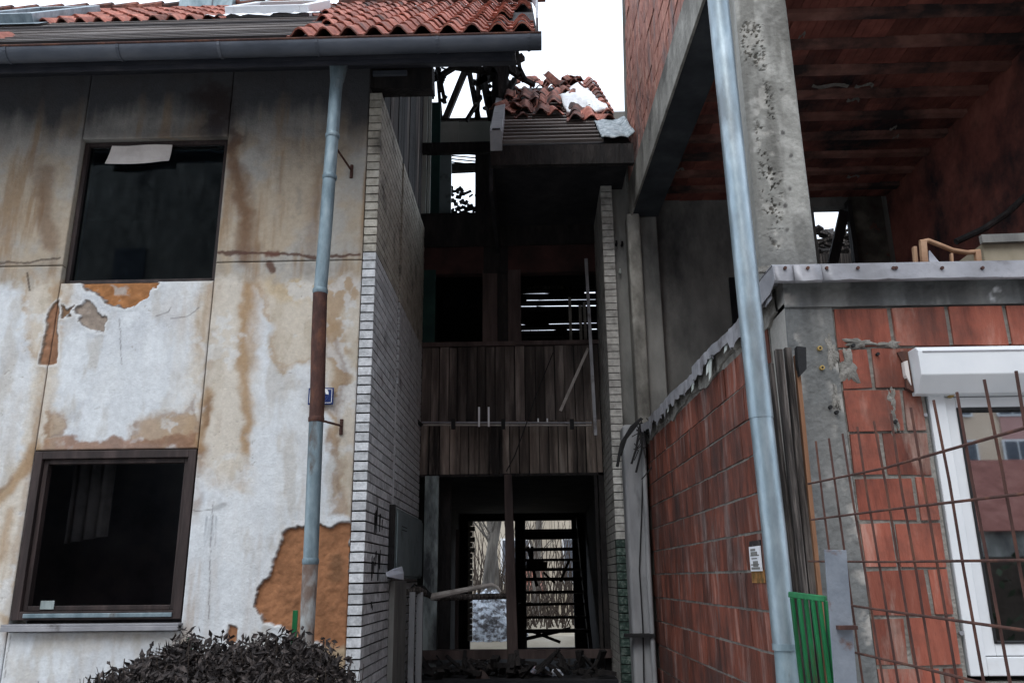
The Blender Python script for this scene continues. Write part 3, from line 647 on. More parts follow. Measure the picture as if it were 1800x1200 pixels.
# left downpipe
PYp = 5.74
def pl(px, py, Y=PYp): return W(px, py, Y=Y)
xt, xb = pl(596,120), pl(548,985)
dp = MB().tube([pl(596,96), pl(595.5,112), pl(592.5,142)], [.078,.074,.056], 20).tube([pl(592.5,140), pl(590,161), pl(572,407), pl(563,512)], [.052,.0495,.0495,.0495], 20).build('downpipe', M['zinc'], house, smooth=True)
MB().tube([pl(563,511), pl(560,600), pl(558,700), pl(556,738)], [.0525,.054,.053,.0525], 20).build('rusted_length', M['rust'], dp, smooth=True)
MB().tube([pl(556,736), pl(554,785), pl(546,988)], .051, 20).build('lower_length', M['zinc'], dp, smooth=True)
MB().tube([pl(546,986), pl(542,1060), pl(540,1110), pl(537,1230), pl(535,1400)], [.053,.050,.047,.049,.05], 20).build('flaked_length', M['rustpatch'], dp, smooth=True)
for q in ((595,106),(584.5,239),(579.5,312),(563,512),(556,737),(546,986)):
    a = pl(q[0], q[1]); MB().tube([a+Vector((0,0,.02)), a+Vector((0,0,.011)), a-Vector((0,0,.011)), a-Vector((0,0,.02))], [.0535,.057,.057,.0535] if q[1] > 150 else [.07,.08,.08,.07], 20).build('collar', M['rust'] if q[1] in (737,) else M['zinc'], dp, smooth=True)
for (u, v_, u2, v2) in ((592,262,618,300),(562,738,600,748)):
    a = W(u, v_, Y=PYp+.03); b_ = W(u2, v2, Y=YF-.005)
    MB().tube([a, b_], .009, 8).tube([b_+Vector((0,0,.05)), b_-Vector((0,0,.07))], .014, 8).build('pipe_bracket', M['rust'], dp)
# little hook on the wall
# number plate behind the pipe
a, b_ = W(543,682,Y=YF-.02), W(586,711,Y=YF-.02)
npl = empty('number_plate', ((a.x+b_.x)/2, YF, b_.z), 'navy enamel house number plate half hidden behind the rusted downpipe', 'sign')
MB().box(a.x, b_.x, YF-.03, YF-.02, b_.z, a.z).build('plate', M['blue'], npl, .004)
bw = MB(); e = .012
for (x0, x1, z0, z1) in ((a.x+e, b_.x-e, a.z-e-.004, a.z-e), (a.x+e, b_.x-e, b_.z+e, b_.z+e+.004), (a.x+e, a.x+e+.004, b_.z+e, a.z-e), (b_.x-e-.004, b_.x-e, b_.z+e, a.z-e)):
    bw.box(x0, x1, YF-.0322, YF-.0302, z0, z1)
bw.build('rim_line', M['white'], npl)
tx = bpy.data.curves.new('digit', 'FONT'); tx.body = '9'; tx.size = .155; tx.extrude = .001; tx.align_x = 'CENTER'; tx.offset = .004
to = bpy.data.objects.new('digit_tmp', tx); COL.objects.link(to)
dg = bpy.context.evaluated_depsgraph_get(); me = bpy.data.meshes.new_from_object(to.evaluated_get(dg)); bpy.data.objects.remove(to)
me.materials.clear(); me.materials.append(M['white'])
inst('digit', me, npl, (W(569,700,Y=YF-.03).x, YF-.0325, b_.z+.016), (R(90), 0, 0))

# ------------------------------------------------------------------ STAIRWELL between the houses
well = empty('burnt_stairwell', (-.2, YB, .4), 'burnt out stairwell with scorched wooden cladding between the two houses', 'building')
XRb = XR+.0
zb0, zb1, zb2 = W(900,832,Y=YB).z, W(900,743,Y=YB).z, W(900,607,Y=YB).z
back = MB().box(XL-.1, XRb+.3, YB+.03, YB+.14, zb0+.02, zb2-.01).build('back_wall', M['char'], well)
for tier, (z0, z1, mt) in enumerate(((zb0, zb1+.02, 'planklow'), (zb1+.0, zb2-.005, 'plank'))):
    x = XL+.004
    while x < XRb-.01:
        wd = min(random.uniform(.095, .118), XRb-x)
        me = MB().box(0, wd-random.uniform(.007,.014), 0, .022, 0, z1-z0+random.uniform(-.012,.006)).mesh('plank', M[mt])
        inst('plank', me, back, (x, YB+.004-(.0 if tier else .01)+random.uniform(-.008,.006), z0+random.uniform(-.004,.004)), (random.uniform(-.004,.004), random.uniform(-.004,.004), 0)); x += wd
MB().box(XL, XRb, YB-.03, YB+.02, zb2-.004, zb2+.045, .004).build('sill_beam', M['postwood'], well, .004)
def bx_px(l, r, t, b, Y, d, j=0):
    p0 = W((l+r)/2, b, Y=Y); p1 = W((l+r)/2, t, Y=Y); x0 = W(l, (t+b)/2, Y=Y).x; x1 = W(r, (t+b)/2, Y=Y).x
    return MB().box(x0, x1, Y, Y+d, p0.z, p1.z, j)
for l, r, mt in ((742,765,'darkgreen'),(848,874,'postwood'),(893,916,'postwood')):
    bx_px(l, r, 474, 604, YB-.01, .08).build('window_post', M[mt], well, .004)
bx_px(874, 893, 478, 604, YB+.02, .05).build('recess_panel', M['char'], well)
bx_px(736, 1075, 428, 479, YB, .12).build('lintel_wall', M['redwall'], well)
bx_px(850, 893, 424, 480, YB-.015, .012).build('scorched_board', M['char'], well)
bx_px(736, 1075, 372, 430, YB-.04, .16, .006).build('tie_beam', M['char'], well)
# landing room behind the windows, open to laths at the right
zf2 = zb2-.2
b = MB(); b.box(XL-.1, XRb+.3, 11.6, 11.7, zb0, zb2+.35); b.box(XL-.1, XL-.05, YB+.14, 11.7, zb0, 5.8); b.box(XRb+.28, XRb+.33, YB+.14, 11.7, zb0, 5.8); b.box(XL-.1, XRb+.3, YB+.14, 14.7, zb0-.02, zb0+.1)
xm = W(905, 540, Y=11.6).x
b.box(XL-.1, xm, 11.6, 11.7, zb2+.35, 5.9); b.build('landing_wall', M['soot'], well)
lz = W(960,505,Y=11.6).z
for k in range(14):
    z = zb2+.36+k*.096
    MB().bar((xm-.02, 11.6+random.uniform(0,.03), z+.045), (XRb+.3, 11.6+random.uniform(0,.03), z+.045+random.uniform(-.02,.015)), random.choice([.082,.088,.093,.1]), .02, (0,1,0)).build('lath', M['char'], well)
MB().box(XL-.1, XRb+.3, YB+.14, 11.6, 5.78, 5.85).build('landing_ceiling', M['soot'], well)
for k in range(26):
    u = random.uniform(920, 1010); v_ = random.uniform(500, 600)
    MB().bar(W(u, v_, Y=11.2), W(u+random.choice((1,-1))*random.uniform(20,55), v_+random.uniform(-3,3), Y=11.2), random.uniform(.02,.05), .015, (0,1,0)).build('broken_lath', M['char'] if k % 3 else M['oldboard'], well)
for u in (1000, 1018, 1026):
    bx_px(u, u+5, 515+random.randint(0,20), 600, YB+.4, .02).build('hanging_lath', M['greymortar'], well)
# ground-floor passage
ZFL = W(860,1147,Y=14.7).z; zh = W(860,915,Y=14.7).z
b = MB(); b.box(XL-.12, XL-.04, YB+.31, 14.7, 0, zb0); b.box(XRb+.12, XRb+.2, YB+.0, 14.7, 0, zb0); b.box(XL-.12, XRb+.2, 6.3, 14.8, ZFL-.2, ZFL)
b.build('passage_wall', M['soot'], well)
x1, x2 = W(826,1030,Y=14.7).x, W(906,1030,Y=14.7).x; x3, x4 = W(925,1030,Y=14.7).x, W(1008,1030,Y=14.7).x
b = MB(); b.box(-3, x1, 14.7, 14.85, 0, zb0+3); b.box(x2, x3, 14.7, 14.85, 0, zb0); b.box(x4, 3, 14.7, 14.85, 0, zb0+3); b.box(x1, x4, 14.7, 14.85, zh, 3.2); b.box(x3, x4, 14.7, 14.85, 0, W(960,1138,Y=14.7).z)
b.build('rear_wall', M['soot'], well)
bc = MB()
for k in range(22): bc.box(x1-.03, x1+.05+.04*(k % 2 == 0)*(k > 15), 14.62, 14.695, ZFL+.2+k*.09, ZFL+.2+k*.09+.08)
bc.build('brick_edge', M['tanbrick'], well)
st = MB().bar((x3-.03, 12.0, ZFL+.05), (x3-.03, 14.6, ZFL+2.15), .05, .2).bar((x4+.1, 12.0, ZFL+.05), (x4+.1, 14.6, ZFL+2.15), .05, .2).build('staircase', M['char'], well)
ysteps = [1108, 1084, 1061, 1040, 1017, 1000, 983, 965]
for k, yy in enumerate(ysteps):
    Y = 12.35+k*.27; z = W(960, yy, Y=Y).z
    MB().box(x3-.1, x4+.12, Y-.02, Y+.20, z-.022, z+.018, .010).build('tread', M['char'], st)
a = W(960,939,Y=14.5); MB().box(x3-.1, x4+.12, 14.45, 14.6, a.z-.08, a.z+.09).build('landing_edge', M['char'], st)
for (u, v_, u2, v2, wd) in ((930,935,958,938,.10),(925,990,962,994,.12),(935,1002,935,960,.05),(928,960,944,1030,.05),(1000,985,985,1022,.04),(955,1005,975,1024,.03),(925,1122,1003,1104,.05),(938,1110,985,1128,.04)):
    MB().bar(W(u,v_,Y=12.9), W(u2,v2,Y=12.9), wd, .03, (0,1,0)).build('charred_scrap', M['char'], st)
# door frame pieces
post = MB().bar(W(903,1215,Y=YB-.12), W(893,834,Y=YB-.06), .12, .10, (0,1,0), .085, .08).build('door_post', M['postwood'], well, .006)
a0, a1 = W(745,1215,Y=YB-.06), W(768,836,Y=YB-.06)
jb = MB().box(W(744,1000,Y=YB-.06).x, W(769,1000,Y=YB-.06).x, YB-.06, YB+.0, .3, a1.z).build('door_jamb', M['jamb'], well, .004)
MB().box(XRb-.06, XRb-.002, YB-.02, YB+.04, .3, zb0).box(XRb-.11, XRb-.075, YB-.01, YB+.03, .3, zb0).build('right_jamb', M['char'], well)
MB().box(XL, XRb, YB-.02, YB+.06, zb0-.03, zb0-.002).build('door_head', M['char'], well)
bx_px(772, 792, 836, 1150, YB+.3, .06).build('inner_jamb', M['char'], well)
bx_px(800, 806, 930, 1145, YB+1.2, .05).build('passage_post', M['postwood'], well)
thr = MB().box(XL+.05, XRb, YB-.12, YB+.02, W(900,1156,Y=YB).z, W(900,1140,Y=YB).z, .006).build('threshold_beam', M['postwood'], well)
MB().box(XL, XRb, 8.4, YB-.13, .45, .66).build('doorstep', M['soot'], well)
# roof of the stairwell
E2Y, E2Z = 7.4, W(970,251,Y=7.4).z
x0, x1 = W(866,245,Y=E2Y).x, W(1109,245,Y=E2Y).x
roof2 = slab(MB(), x0, x1, 0, 4.05, -.05, -.02, E2Y, E2Z).build('stairwell_roof', M['deck'], well)
s = .0; k = 0
while s < 2.5:
    wv = .05
    b = MB(); xe = x1-.27 if s < 1.2 else x1
    slab(b, x0+.02, xe+random.uniform(-.05,.02), s, s+wv, 0, .03, E2Y, E2Z); b.build('batten', M['batten'], roof2); s += .19
fa = MB().box(x0-.02, x1+.02, E2Y-.01, E2Y+.05, W(980,290,Y=E2Y).z, E2Z-.03, .006).build('fascia_board', M['char'], well)
MB().box(x0-.02, x1-.02, E2Y+.05, YB, E2Z-.16, E2Z-.10).box(x0-.04, x0+.0, E2Y+.05, YB, E2Z-.5, E2Z-.1).build('eaves_lining', M['soot'], well)
MB().box(x0+.05, XRb+.3, YB-.02, YB+.02, W(980,374,Y=YB).z, E2Z-.1).build('upper_back_wall', M['soot'], well)
a = W(873,253,Y=E2Y-.02); vb = MB(); slab(vb, W(862,250,Y=E2Y).x, W(883,250,Y=E2Y).x, -.06, 2.1, -.10, .14, E2Y, E2Z); vb.build('verge_board', M['flashing'], roof2, .004)
slab(MB(), W(866,250,Y=E2Y).x, W(880,250,Y=E2Y).x, .0, .05, .142, .15, E2Y, E2Z).build('patch', M['black'], roof2)
# tiles: intact columns at the right, heaps elsewhere
nt2 = 0
for r in range(2, 13):
    x = x1-.02-TWD; c = 0
    while x > x0-.02:
        rel = (x1-x)/(x1-x0)
        start = 2.2 if rel < .3 else 3 if rel < .55 else 4
        if r >= start and r < 12.4-1.2*rel-random.random()*1.2:
            loose = 0 if rel < .3 and r > 3 else 1
            if not (loose and random.random() < .05):
                dz = random.uniform(0,.035)*loose
                inst('tile', TB if random.random() < (.35 if rel < .3 else .75) else TM, roof2, onroof(x+random.uniform(-.03,.03)*loose, r*TEX*1.0-.03+random.uniform(-.1,.1)*loose, .03+dz, E2Y, E2Z),
                     (PT+random.uniform(-.14,.14)*loose, random.uniform(-.12,.12)*loose, random.uniform(-.25,.25)*loose)); nt2 += 1
        x -= TWD; c += 1
for k in range(24):
    rel = random.random(); x = x1-.1-rel*(x1-x0-.1); s_ = random.uniform(1.4, 3.7) if rel > .35 else random.uniform(2.6, 3.8)
    inst('tile', TB, roof2, onroof(x-.1, s_, .06+random.random()*.07, E2Y, E2Z), (PT+random.uniform(-.3,.3), random.uniform(-.35,.35), random.uniform(-.8,.8)), (random.uniform(.6,1), random.uniform(.4,.9), 1))
# snow on the stairwell roof
sn = MB(); n = 18
ca = onroof(W(1015,165,Y=9).x, 2.6, 0, E2Y, E2Z)
for j in range(n+1):
    for i in range(n+1):
        u = i/n*2-1; v_ = j/n*2-1; rr = math.hypot(u, v_); rr *= 1+.35*math.sin(3*math.atan2(v_, u)+1)
        h = max(0, 1-rr*rr)*.09+.045+.03*math.sin(j*.9+i*.3)*(math.sin(i*1.1)*.5+.5)*(rr < 1) - .05 + .02*random.random()
        sn.v.append(onroof(ca.x+.02+u*.24+v_*-.06, 2.35+v_*.95, h+.06, E2Y, E2Z))
for j in range(n):
    for i in range(n): q = j*(n+1)+i; sn.f.append((q, q+1, q+n+2, q+n+1))
o = sn.build('snow_patch', M['snow'], smooth=True); o.modifiers.new('thick', 'SOLIDIFY').thickness = .03
tag(o, 'patch of old snow lying on the broken tiles of the small roof', 'snow')
# mottled flashing against the right house
fl = MB(); n = 10
for j in range(n+1):
    for i in range(n+1):
        u = i/n; s_ = j/n*.95
        xx = x1-.30+u*.33; h = .05+.008*math.sin(i*1.3+j)+max(0, u-.8)*.22+.004*random.random()
        fl.v.append(onroof(xx, s_-.02, h, E2Y, E2Z))
for j in range(n):
    for i in range(n): q = j*(n+1)+i; fl.f.append((q, q+1, q+n+2, q+n+1))
o = fl.build('flashing', M['mottled'], roof2, smooth=True); o.modifiers.new('thick', 'SOLIDIFY').thickness = .008
# open burnt part above the alcove, left
YO = 9.35
bx_px(741, 750, 165, 384, YO-.25, .04).build('pale_post', M['panelgrey'], well)
bx_px(752, 757, 170, 384, YO-.22, .04).build('pale_post', M['panelgrey'], well)
bx_px(757, 773, 180, 384, YO-.1, .05).build('green_panel', M['darkgreen'], well)
bx_px(773, 793, 266, 380, YO, .05).build('grey_panel', M['cabinet'], well)
for l, r in ((774, 806), (806.5, 862)): bx_px(l, r, 214, 250, YO+.1, .05).build('parapet_panel', M['panelgrey'], well)
bx_px(738, 866, 250, 268, YO-.3, .06, .004).build('floor_beam', M['char'], well)
bx_px(835, 874, 262, 385, YO+.05, .06, .01).build('charred_panel', M['char'], well)
bx_px(790, 840, 286, 300, YO+.4, .06, .012).build('charred_panel', M['char'], well)
# lower screen of charred scraps with daylight between them
for k in range(58):
    u = random.uniform(788, 852); v_ = random.uniform(323, 378); 
    if 322 < v_ < 330 and random.random() < .6: v_ += 14
    w_ = random.uniform(8, 22); h_ = random.uniform(3, 9)
    p = W(u, v_, Y=YO+.3+random.uniform(-.08,.08)); q = W(u+w_*random.uniform(-.6,1), v_+random.uniform(-6,6), Y=YO+.3)
    MB().bar(p, q, .03, h_*.0062, (0,0,1), .02).build('charred_scrap', M['char'], well)
for k in range(4):
    MB().bar(W(790,268+k*5.5,Y=YO+.4), W(838,272+k*6,Y=YO+.4), .02, .010).build('charred_lath', M['char'], well)
def raf(a, b, wd, Y=YO+.2, mt='char', dp_=.08, Y2=None):
    MB().bar(W(*a, Y=Y), W(*b, Y=Y2 or Y), wd, dp_, (0,1,0)).build('rafter', M[mt], well)
raf((781,214),(823,112),.075, mt='oldboard'); raf((822,112),(842,214),.07); raf((843,112),(838,214),.06, mt='oldboard'); raf((848,130),(866,220),.10); raf((836,150),(892,120),.10); raf((862,190),(900,95),.13)
raf((880,85),(886,180),.12, Y=8.9); raf((894,88),(888,160),.05, Y=8.9); raf((898,112),(920,100),.08, Y=8.9); raf((908,86),(915,128),.045, Y=8.9); raf((896,120),(915,132),.10, Y=8.9); raf((912,118),(924,142),.04, Y=8.9)
raf((768,118),(776,215),.04); raf((776,213),(862,211),.035)
for a_, b2, wd, Y_ in (((872,118),(905,165),.07,9.2),((850,118),(905,92),.09,9.2),((870,100),(872,215),.09,9.3),((884,180),(905,140),.06,9.1),((772,135),(800,118),.05,9.3),((800,118),(874,128),.06,9.3),((770,118),(782,180),.05,9.3),((905,132),(940,150),.04,9.3),((820,212),(846,170),.035,9.4)):
    raf(a_, b2, wd, Y=Y_)
for k in range(60):      # splinters along the burnt edges
    c = random.choice(((772,160,10,45),(845,165,12,45),(880,130,14,40),(868,150,10,30),(770,130,12,18)))
    u = c[0]+random.gauss(0,.6)*c[2]; v_ = c[1]+random.uniform(-1,1)*c[3]
    MB().bar(W(u,v_,Y=YO), W(u+random.uniform(-9,9), v_+random.uniform(-10,10), Y=YO+random.uniform(-.1,.1)), random.uniform(.015,.05), random.uniform(.015,.05)).build('splinter', M['char'], well)

# right facing-brick pillar
ZP = W(1047,315,Y=YR).z
pil = MB().box(XR+.01, XR2-.01, YR+.012, YB+.25, 0, ZP-.01).build('brick_pillar', M['mortar'], well)
zg = W(1097,950,Y=YR).z
gm = {}
b = MB()
for c in range(int(ZP/.0742)):
    z = ZP-(c+1)*.0742; split = 2.2 < z < 2.75
    mt = 'greenbrick' if z < zg else 'greybrick' if z < 2.9 or random.random() < .5 else 'greybrick'
    for x0_, x1_ in (((XR, XR2),) if not split else ((XR, XR+.075), (XR+.078, XR2))):
        k = (mt, round(x1_-x0_, 3))
        if k not in gm: gm[k] = MB().box(0, x1_-x0_, 0, .11, 0, .065).mesh('brick', M[mt])
        inst('brick', gm[k], pil, (x0_, YR+random.uniform(-.002,.002), z))
    y = YR+.112+(.12 if c % 2 else 0)
    if c % 2: b.box(XR, XR+.1, YR+.112, YR+.23, z, z+.065)
    while y < YB-.02: b.box(XR+random.uniform(0,.002), XR+.1, y, min(y+.248, YB), z, z+.065); y += .25
o = b.build('brick_courses', M['greybrick'], pil); o['kind'] = 'stuff'

# ------------------------------------------------------------------ RIGHT HOUSE
rh = empty('brick_house', (2.5, 3.75, 0), 'unfinished red clay block house on the right with open upper floor', 'house')
YW = 3.75; ZLG = 2.93; XRT = 5.2
MB().box(1.121, 1.364, YR+.10, YR+.2, 0, 5.62).build('back_wall', M['stucco'], rh)
MB().box(.985, 1.12, YR+.105, YR+.19, 6.3, 6.62).build('party_wall', M['stucco'], rh)
# far plaster strip, back column, back wall
MB().box(XR2-.005, 1.12, YR+.10, YR+.2, 0, 6.3).build('party_wall', M['stucco'], rh)
MB().box(1.04, 1.17, YR-.14, YR+.098, 2.9, 5.26, .004).build('frame_post', M['concrete'], rh, .02)
MB().box(1.175, 1.36, YR-.05, YR+.098, 2.9, 5.26).build('frame_post', M['stucco'], rh, .012)
xo1, xo2 = W(1432,410,Y=8.2).x, W(1500,410,Y=8.2).x; zo1 = W(1465,366,Y=8.2).z
b = MB(); b.box(1.365, xo1, 8.15, 8.3, 2.6, 5.6); b.box(xo1, xo2, 8.15, 8.3, zo1, 5.6); b.box(xo2, 5.2, 8.15, 8.3, 2.6, 5.6)
b.build('back_wall', M['stucco'], rh)
dk = W(1290,500,Y=8.14).x; MB().box(dk-.05, dk+.3, 8.11, 8.145, 2.7, 4.6).build('sooty_door_leaf', M['soot'], rh)
b = MB()
for k in range(170):
    x = random.uniform(xo1-.5, xo2+1.0); y = random.uniform(9.2, 10.6); z_ = 5.15+(y-9.2)*.65+random.uniform(-.1,.2); b.bar((x,y,z_), (x+random.uniform(-.35,.35), y+random.uniform(-.2,.2), z_+random.uniform(-.15,.15)), random.uniform(.04,.14), .03)
b.box(xo1-.6, xo2+1.1, 10.6, 10.7, 2.5, 6.0); b.box(xo1-.6, xo2+1.1, 9.0, 9.2, 2.9, 5.2)
b.build('collapsed_roof', M['oldboard'], rh)
bx_px(1504, 1562, 345, 520, 8.1, .045).build('papered_wall', M['floral'], rh)
bx_px(1500, 1508, 352, 520, 8.06, .08).build('opening_jamb', M['char'], rh)
MB().bar(W(1462,470,Y=8.1), W(1484,372,Y=8.1), .10, .05, (0,1,0)).build('leaning_board', M['char'], rh)
ip = W(1560,340,Y=8.1).x
MB().box(ip, ip+.2, YW+.3, 8.14, 2.6, 5.53).build('interior_wall', M['claydark'], rh)
# floor slab, edge beams, ceiling of clay blocks
MB().box(XS(YW)+.02, XRT, YW+.25, 8.15, ZLG-.3, ZLG-.02).build('floor_slab', M['soot'], rh)
ZCE = 5.5
def sidebox(b, y0, y1, off0, off1, z0, z1):
    vs = [(XS(y)+o_, y, z) for z in (z0, z1) for y in (y0, y1) for o_ in (off0, off1)]
    return b.add(vs, [(0,2,3,1),(4,5,7,6),(0,1,5,4),(2,6,7,3),(0,4,6,2),(1,3,7,5)])
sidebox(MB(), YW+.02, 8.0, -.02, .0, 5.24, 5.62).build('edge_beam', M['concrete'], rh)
sidebox(MB(), YW+.02, 8.0, .001, .28, 5.26, 5.49).build('beam_soffit', M['soffitdark'], rh)  # underside in a darker colour than the beam's outer face
MB().box(XS(YW), XRT, YW-.02, YW+.28, 5.26, 5.8).build('front_beam', M['concrete'], rh)
ceil = MB().box(1.25, XRT, YW+.28, 8.15, ZCE+.03, ZCE+.25).build('ceiling', M['soot'], rh)
cb = {}
y = YW+.3; RP = .345
cmesh = []
for k in range(4):
    bb = MB().box(0, .245, 0, RP-.105, 0, .05)
    for q in (.06, .12, .18): bb.box(q-.004, q+.004, .004, RP-.11, -.006, -.0002)
    cmesh.append(bb.mesh('ceiling_block', M['claydark']))
while y < 8.1:
    MB().box(XS(y)+.29, ip-.002, y-.045, y+.045, ZCE-.035, ZCE+.028).build('ceiling_rib', M['clayrib'], ceil)
    x = XS(y)+.29; k = 0
    while x < ip-.1:
        inst('ceiling_block', cmesh[0], ceil, (x, y+.05, ZCE-.0+random.uniform(-.008,.008)), (0, random.uniform(-.012,.012), 0)); x += .25; k += 1
    y += RP
for (u, v_, l_) in ((1460,150,60),(1520,150,30),(1500,175,22),(1570,225,12),(1500,310,25),(1195,298,18),(1575,240,10),(1410,62,9)):
    a = W(u, v_, Z=ZCE-.045); pz = MB(); n = 7
    for i in range(n+1):
        for s_ in (-1, 1): pz.v.append((a.x-l_*.0025+l_*.005*i/n, a.y+s_*random.uniform(.01,.035)+.02*math.sin(i), ZCE-.042-random.uniform(0,.012)))
    for i in range(n): pz.f.append((2*i, 2*i+1, 2*i+3, 2*i+2))
    pz.build('mortar_smear', M['greymortar'], ceil)
# gable above the beam
def gy_(z): return 8.12-(z-5.62)*.19
gb = MB().add([(XS(y)+o_, y, z) for z, ye_ in ((5.62, gy_(5.62)), (9.4, gy_(9.4))) for y in (YW+.02, ye_) for o_ in (.01, .2)], [(0,2,3,1),(4,5,7,6),(0,1,5,4),(2,6,7,3),(0,4,6,2),(1,3,7,5)]).build('gable_wall', M['greymortar'], rh)
z = 5.63; r = 0
while z < 9.2:
    y = YW+.03+(r % 2)*.13
    ym_ = gy_(z+.19)
    while y < ym_-.1:
        L_ = min(.25, ym_-.02-y)
        if not (6.3 < y < 6.7 and 7.05 < z < 7.5): inst('block', MB().box(0, .03, 0, L_-.012, 0, .188, .004).mesh('block', M['gable']), gb, (XS(y)-.002+random.uniform(-.003,.003), y, z), (0, 0, -math.atan(.12/4.1)*-1))
        y += .25
    z += .2; r += 1
MB().add([(XS(y)+o_, y, z) for z in (5.62, 9.4) for y in (gy_(z)+.002, gy_(z)+.04) for o_ in (-.012, .2)], [(0,2,3,1),(4,5,7,6),(0,1,5,4),(2,6,7,3),(0,4,6,2),(1,3,7,5)]).build('gable_edge', M['stucco'], gb)
# side wall of clay blocks
sw = sidebox(MB(), YW+.27, 8.0, .003, .2, 0, 2.86).build('side_wall', M['greymortar'], rh)
ang = math.atan(.12/4.1)
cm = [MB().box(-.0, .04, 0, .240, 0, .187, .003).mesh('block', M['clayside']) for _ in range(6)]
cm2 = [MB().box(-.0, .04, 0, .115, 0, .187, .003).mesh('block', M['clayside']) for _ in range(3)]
z = 1.632-.2*8-.004; r = 0
while z < 2.75:
    y = YW+.275
    if r % 2:
        inst('block', random.choice(cm2), sw, (XS(y)-.004, y, z), (0, 0, ang)); y += .125
    while y < 7.74:
        inst('block', random.choice(cm), sw, (XS(y)+random.uniform(-.007,-.001), y, z), (random.uniform(-.004,.004), 0, ang+random.uniform(-.006,.006))); y += .25
    z += .2; r += 1
# mortar bed and torn flashing on the side wall
cap = MB(); n = 60
for i in range(n+1):
    y = YW+.1+(7.9-YW-.1)*i/n; zt = 2.95; zb_ = 2.85-.035*random.random()-.03*math.sin(i*.37)
    for (o_, z_) in ((-.012, zb_), (-.012, zt), (.22, zt), (.22, 2.8)): cap.v.append((XS(y)+o_+random.uniform(-.004,.004), y, z_))
for i in range(n):
    for k in range(3): q = i*4+k; cap.f.append((q, q+4, q+5, q+1))
    cap.f.append((i*4+3, i*4+7, i*4+4, i*4))
cap.build('mortar_capping', M['greymortar'], rh)
y = YW+.02; kk = 0
while y < 7.8:
    L_ = random.uniform(.28, .5); n = 9; b = MB(); t0 = random.uniform(-.02,.02); tl = random.uniform(-.05,.05)
    d0_ = random.uniform(.05,.10); dr = [d0_+random.uniform(-.010,.014)+(random.random()<.12)*random.uniform(.0,.06) for _ in range(n+1)]
    for i in range(n+1):
        yy = y+L_*i/n; o_ = -.05-random.uniform(0,.012)-abs(tl)*(i/n)*.6; zz = 2.975+t0+tl*i/n*.6
        for (a, c) in ((.16, zz), (.02, zz+.004), (o_, zz-.012), (o_-.004+.008*random.random(), zz-.012-dr[i])): b.v.append((XS(yy)+a, yy, c))
    for i in range(n):
        for k in range(3): q = i*4+k; b.f.append((q, q+4, q+5, q+1))
    o = b.build('torn_flashing', M['flashing'], rh); o.modifiers.new('thick', 'SOLIDIFY').thickness = .003
    y += L_*random.uniform(.85, 1.02)
for yy, d_ in ((5.0,.17),(5.06,.12),(5.5,.13),(4.6,.1),(6.4,.1)):
    MB().prism([(XS(yy)-.04, yy, 2.95), (XS(yy)-.045, yy+.07, 2.95), (XS(yy)-.06, yy+.06, 2.95-d_), (XS(yy)-.055, yy+.02, 2.95-d_*.9)], (.004, 0, 0)).build('torn_scrap', M['panelgrey'], rh)
# front wall
XC2 = W(1521,1000,Y=YW).x; XW0 = W(1668,935,Y=YW).x
cx0 = XS(YW)-.0
# corner column with painted patches
def corner_paint(X, Z):
    n1 = vnoise(X, Z, 4, 31, 5); n2 = vnoise(X, Z, 14, 32, 5); st = vnoise(X, Z*.2, 12, 33, 4)
    col = np.zeros(X.shape+(3,)); col[:] = (.165,.165,.158)
    def mx_(c, a): a = np.clip(a,0,1)[...,None]; col[:] = col*(1-a)+np.array(c)*a
    mx_((.13,.135,.135), .8*sstep(.40,.66,vnoise(X, Z*.6, 3.5, 36, 4))); mx_((.27,.26,.245), .5*sstep(.56,.7,n2)*sstep(.5,.6,n1)); mx_((.10,.105,.105), .5*sstep(.5,.7,st)); e = np.minimum(X-X.min(), X.max()-X)
    mx_((.38,.36,.33), .8*sstep(.5,.62,n2)*(1-sstep(.0,.07,e+(n1-.5)*.06))); mx_((.06,.06,.06), .7*sstep(2.55,2.8,Z+(n1-.5)*.3)*sstep(.4,.6,st))
    return col, .010*(n2-.5)+.006*(vnoise(X,Z,40,34,4)-.5)
def front_sheet(x0, x1, z0, z1, y, fn, name, parent, step=.01, thick=.2):
    nx = int((x1-x0)/step); nz = int((z1-z0)/step)
    X, Z = np.meshgrid(np.linspace(x0, x1, nx+1), np.linspace(z0, z1, nz+1)); col, dep = fn(X, Z)
    V = np.stack([X, y+dep, Z], -1).reshape(-1, 3); n = len(V); idx = np.arange(n).reshape(nz+1, nx+1)
    Fq = np.stack([idx[:-1,:-1], idx[:-1,1:], idx[1:,1:], idx[1:,:-1]], -1).reshape(-1, 4).tolist()
    bv = [(x0,y+thick,z0),(x1,y+thick,z0),(x1,y+thick,z1),(x0,y+thick,z1)]
    b0, b1, l0, r0 = idx[0].tolist(), idx[-1].tolist(), idx[:,0].tolist(), idx[:,-1].tolist()
    Fq += [tuple(b0[::-1])+(n,n+1), tuple(b1)+(n+2,n+3), tuple(l0)+(n+3,n), tuple(r0[::-1])+(n+1,n+2), (n+1,n,n+3,n+2)]
    me = bpy.data.meshes.new(name); me.from_pydata(V.tolist()+bv, [], Fq); me.materials.append(M['sheetpaint'])
    a = me.color_attributes.new('tint', 'FLOAT_COLOR', 'POINT'); cc = np.ones((n+4,4)); cc[:n,:3] = col.reshape(-1,3); cc[n:,:3] = (.22,.21,.19)
    a.data.foreach_set('color', cc.ravel().astype(np.float32))
    return inst(name, me, parent)
front_sheet(cx0, XC2-.006, 0, 2.85, YW-.0, corner_paint, 'corner_column', rh, .008, .265)
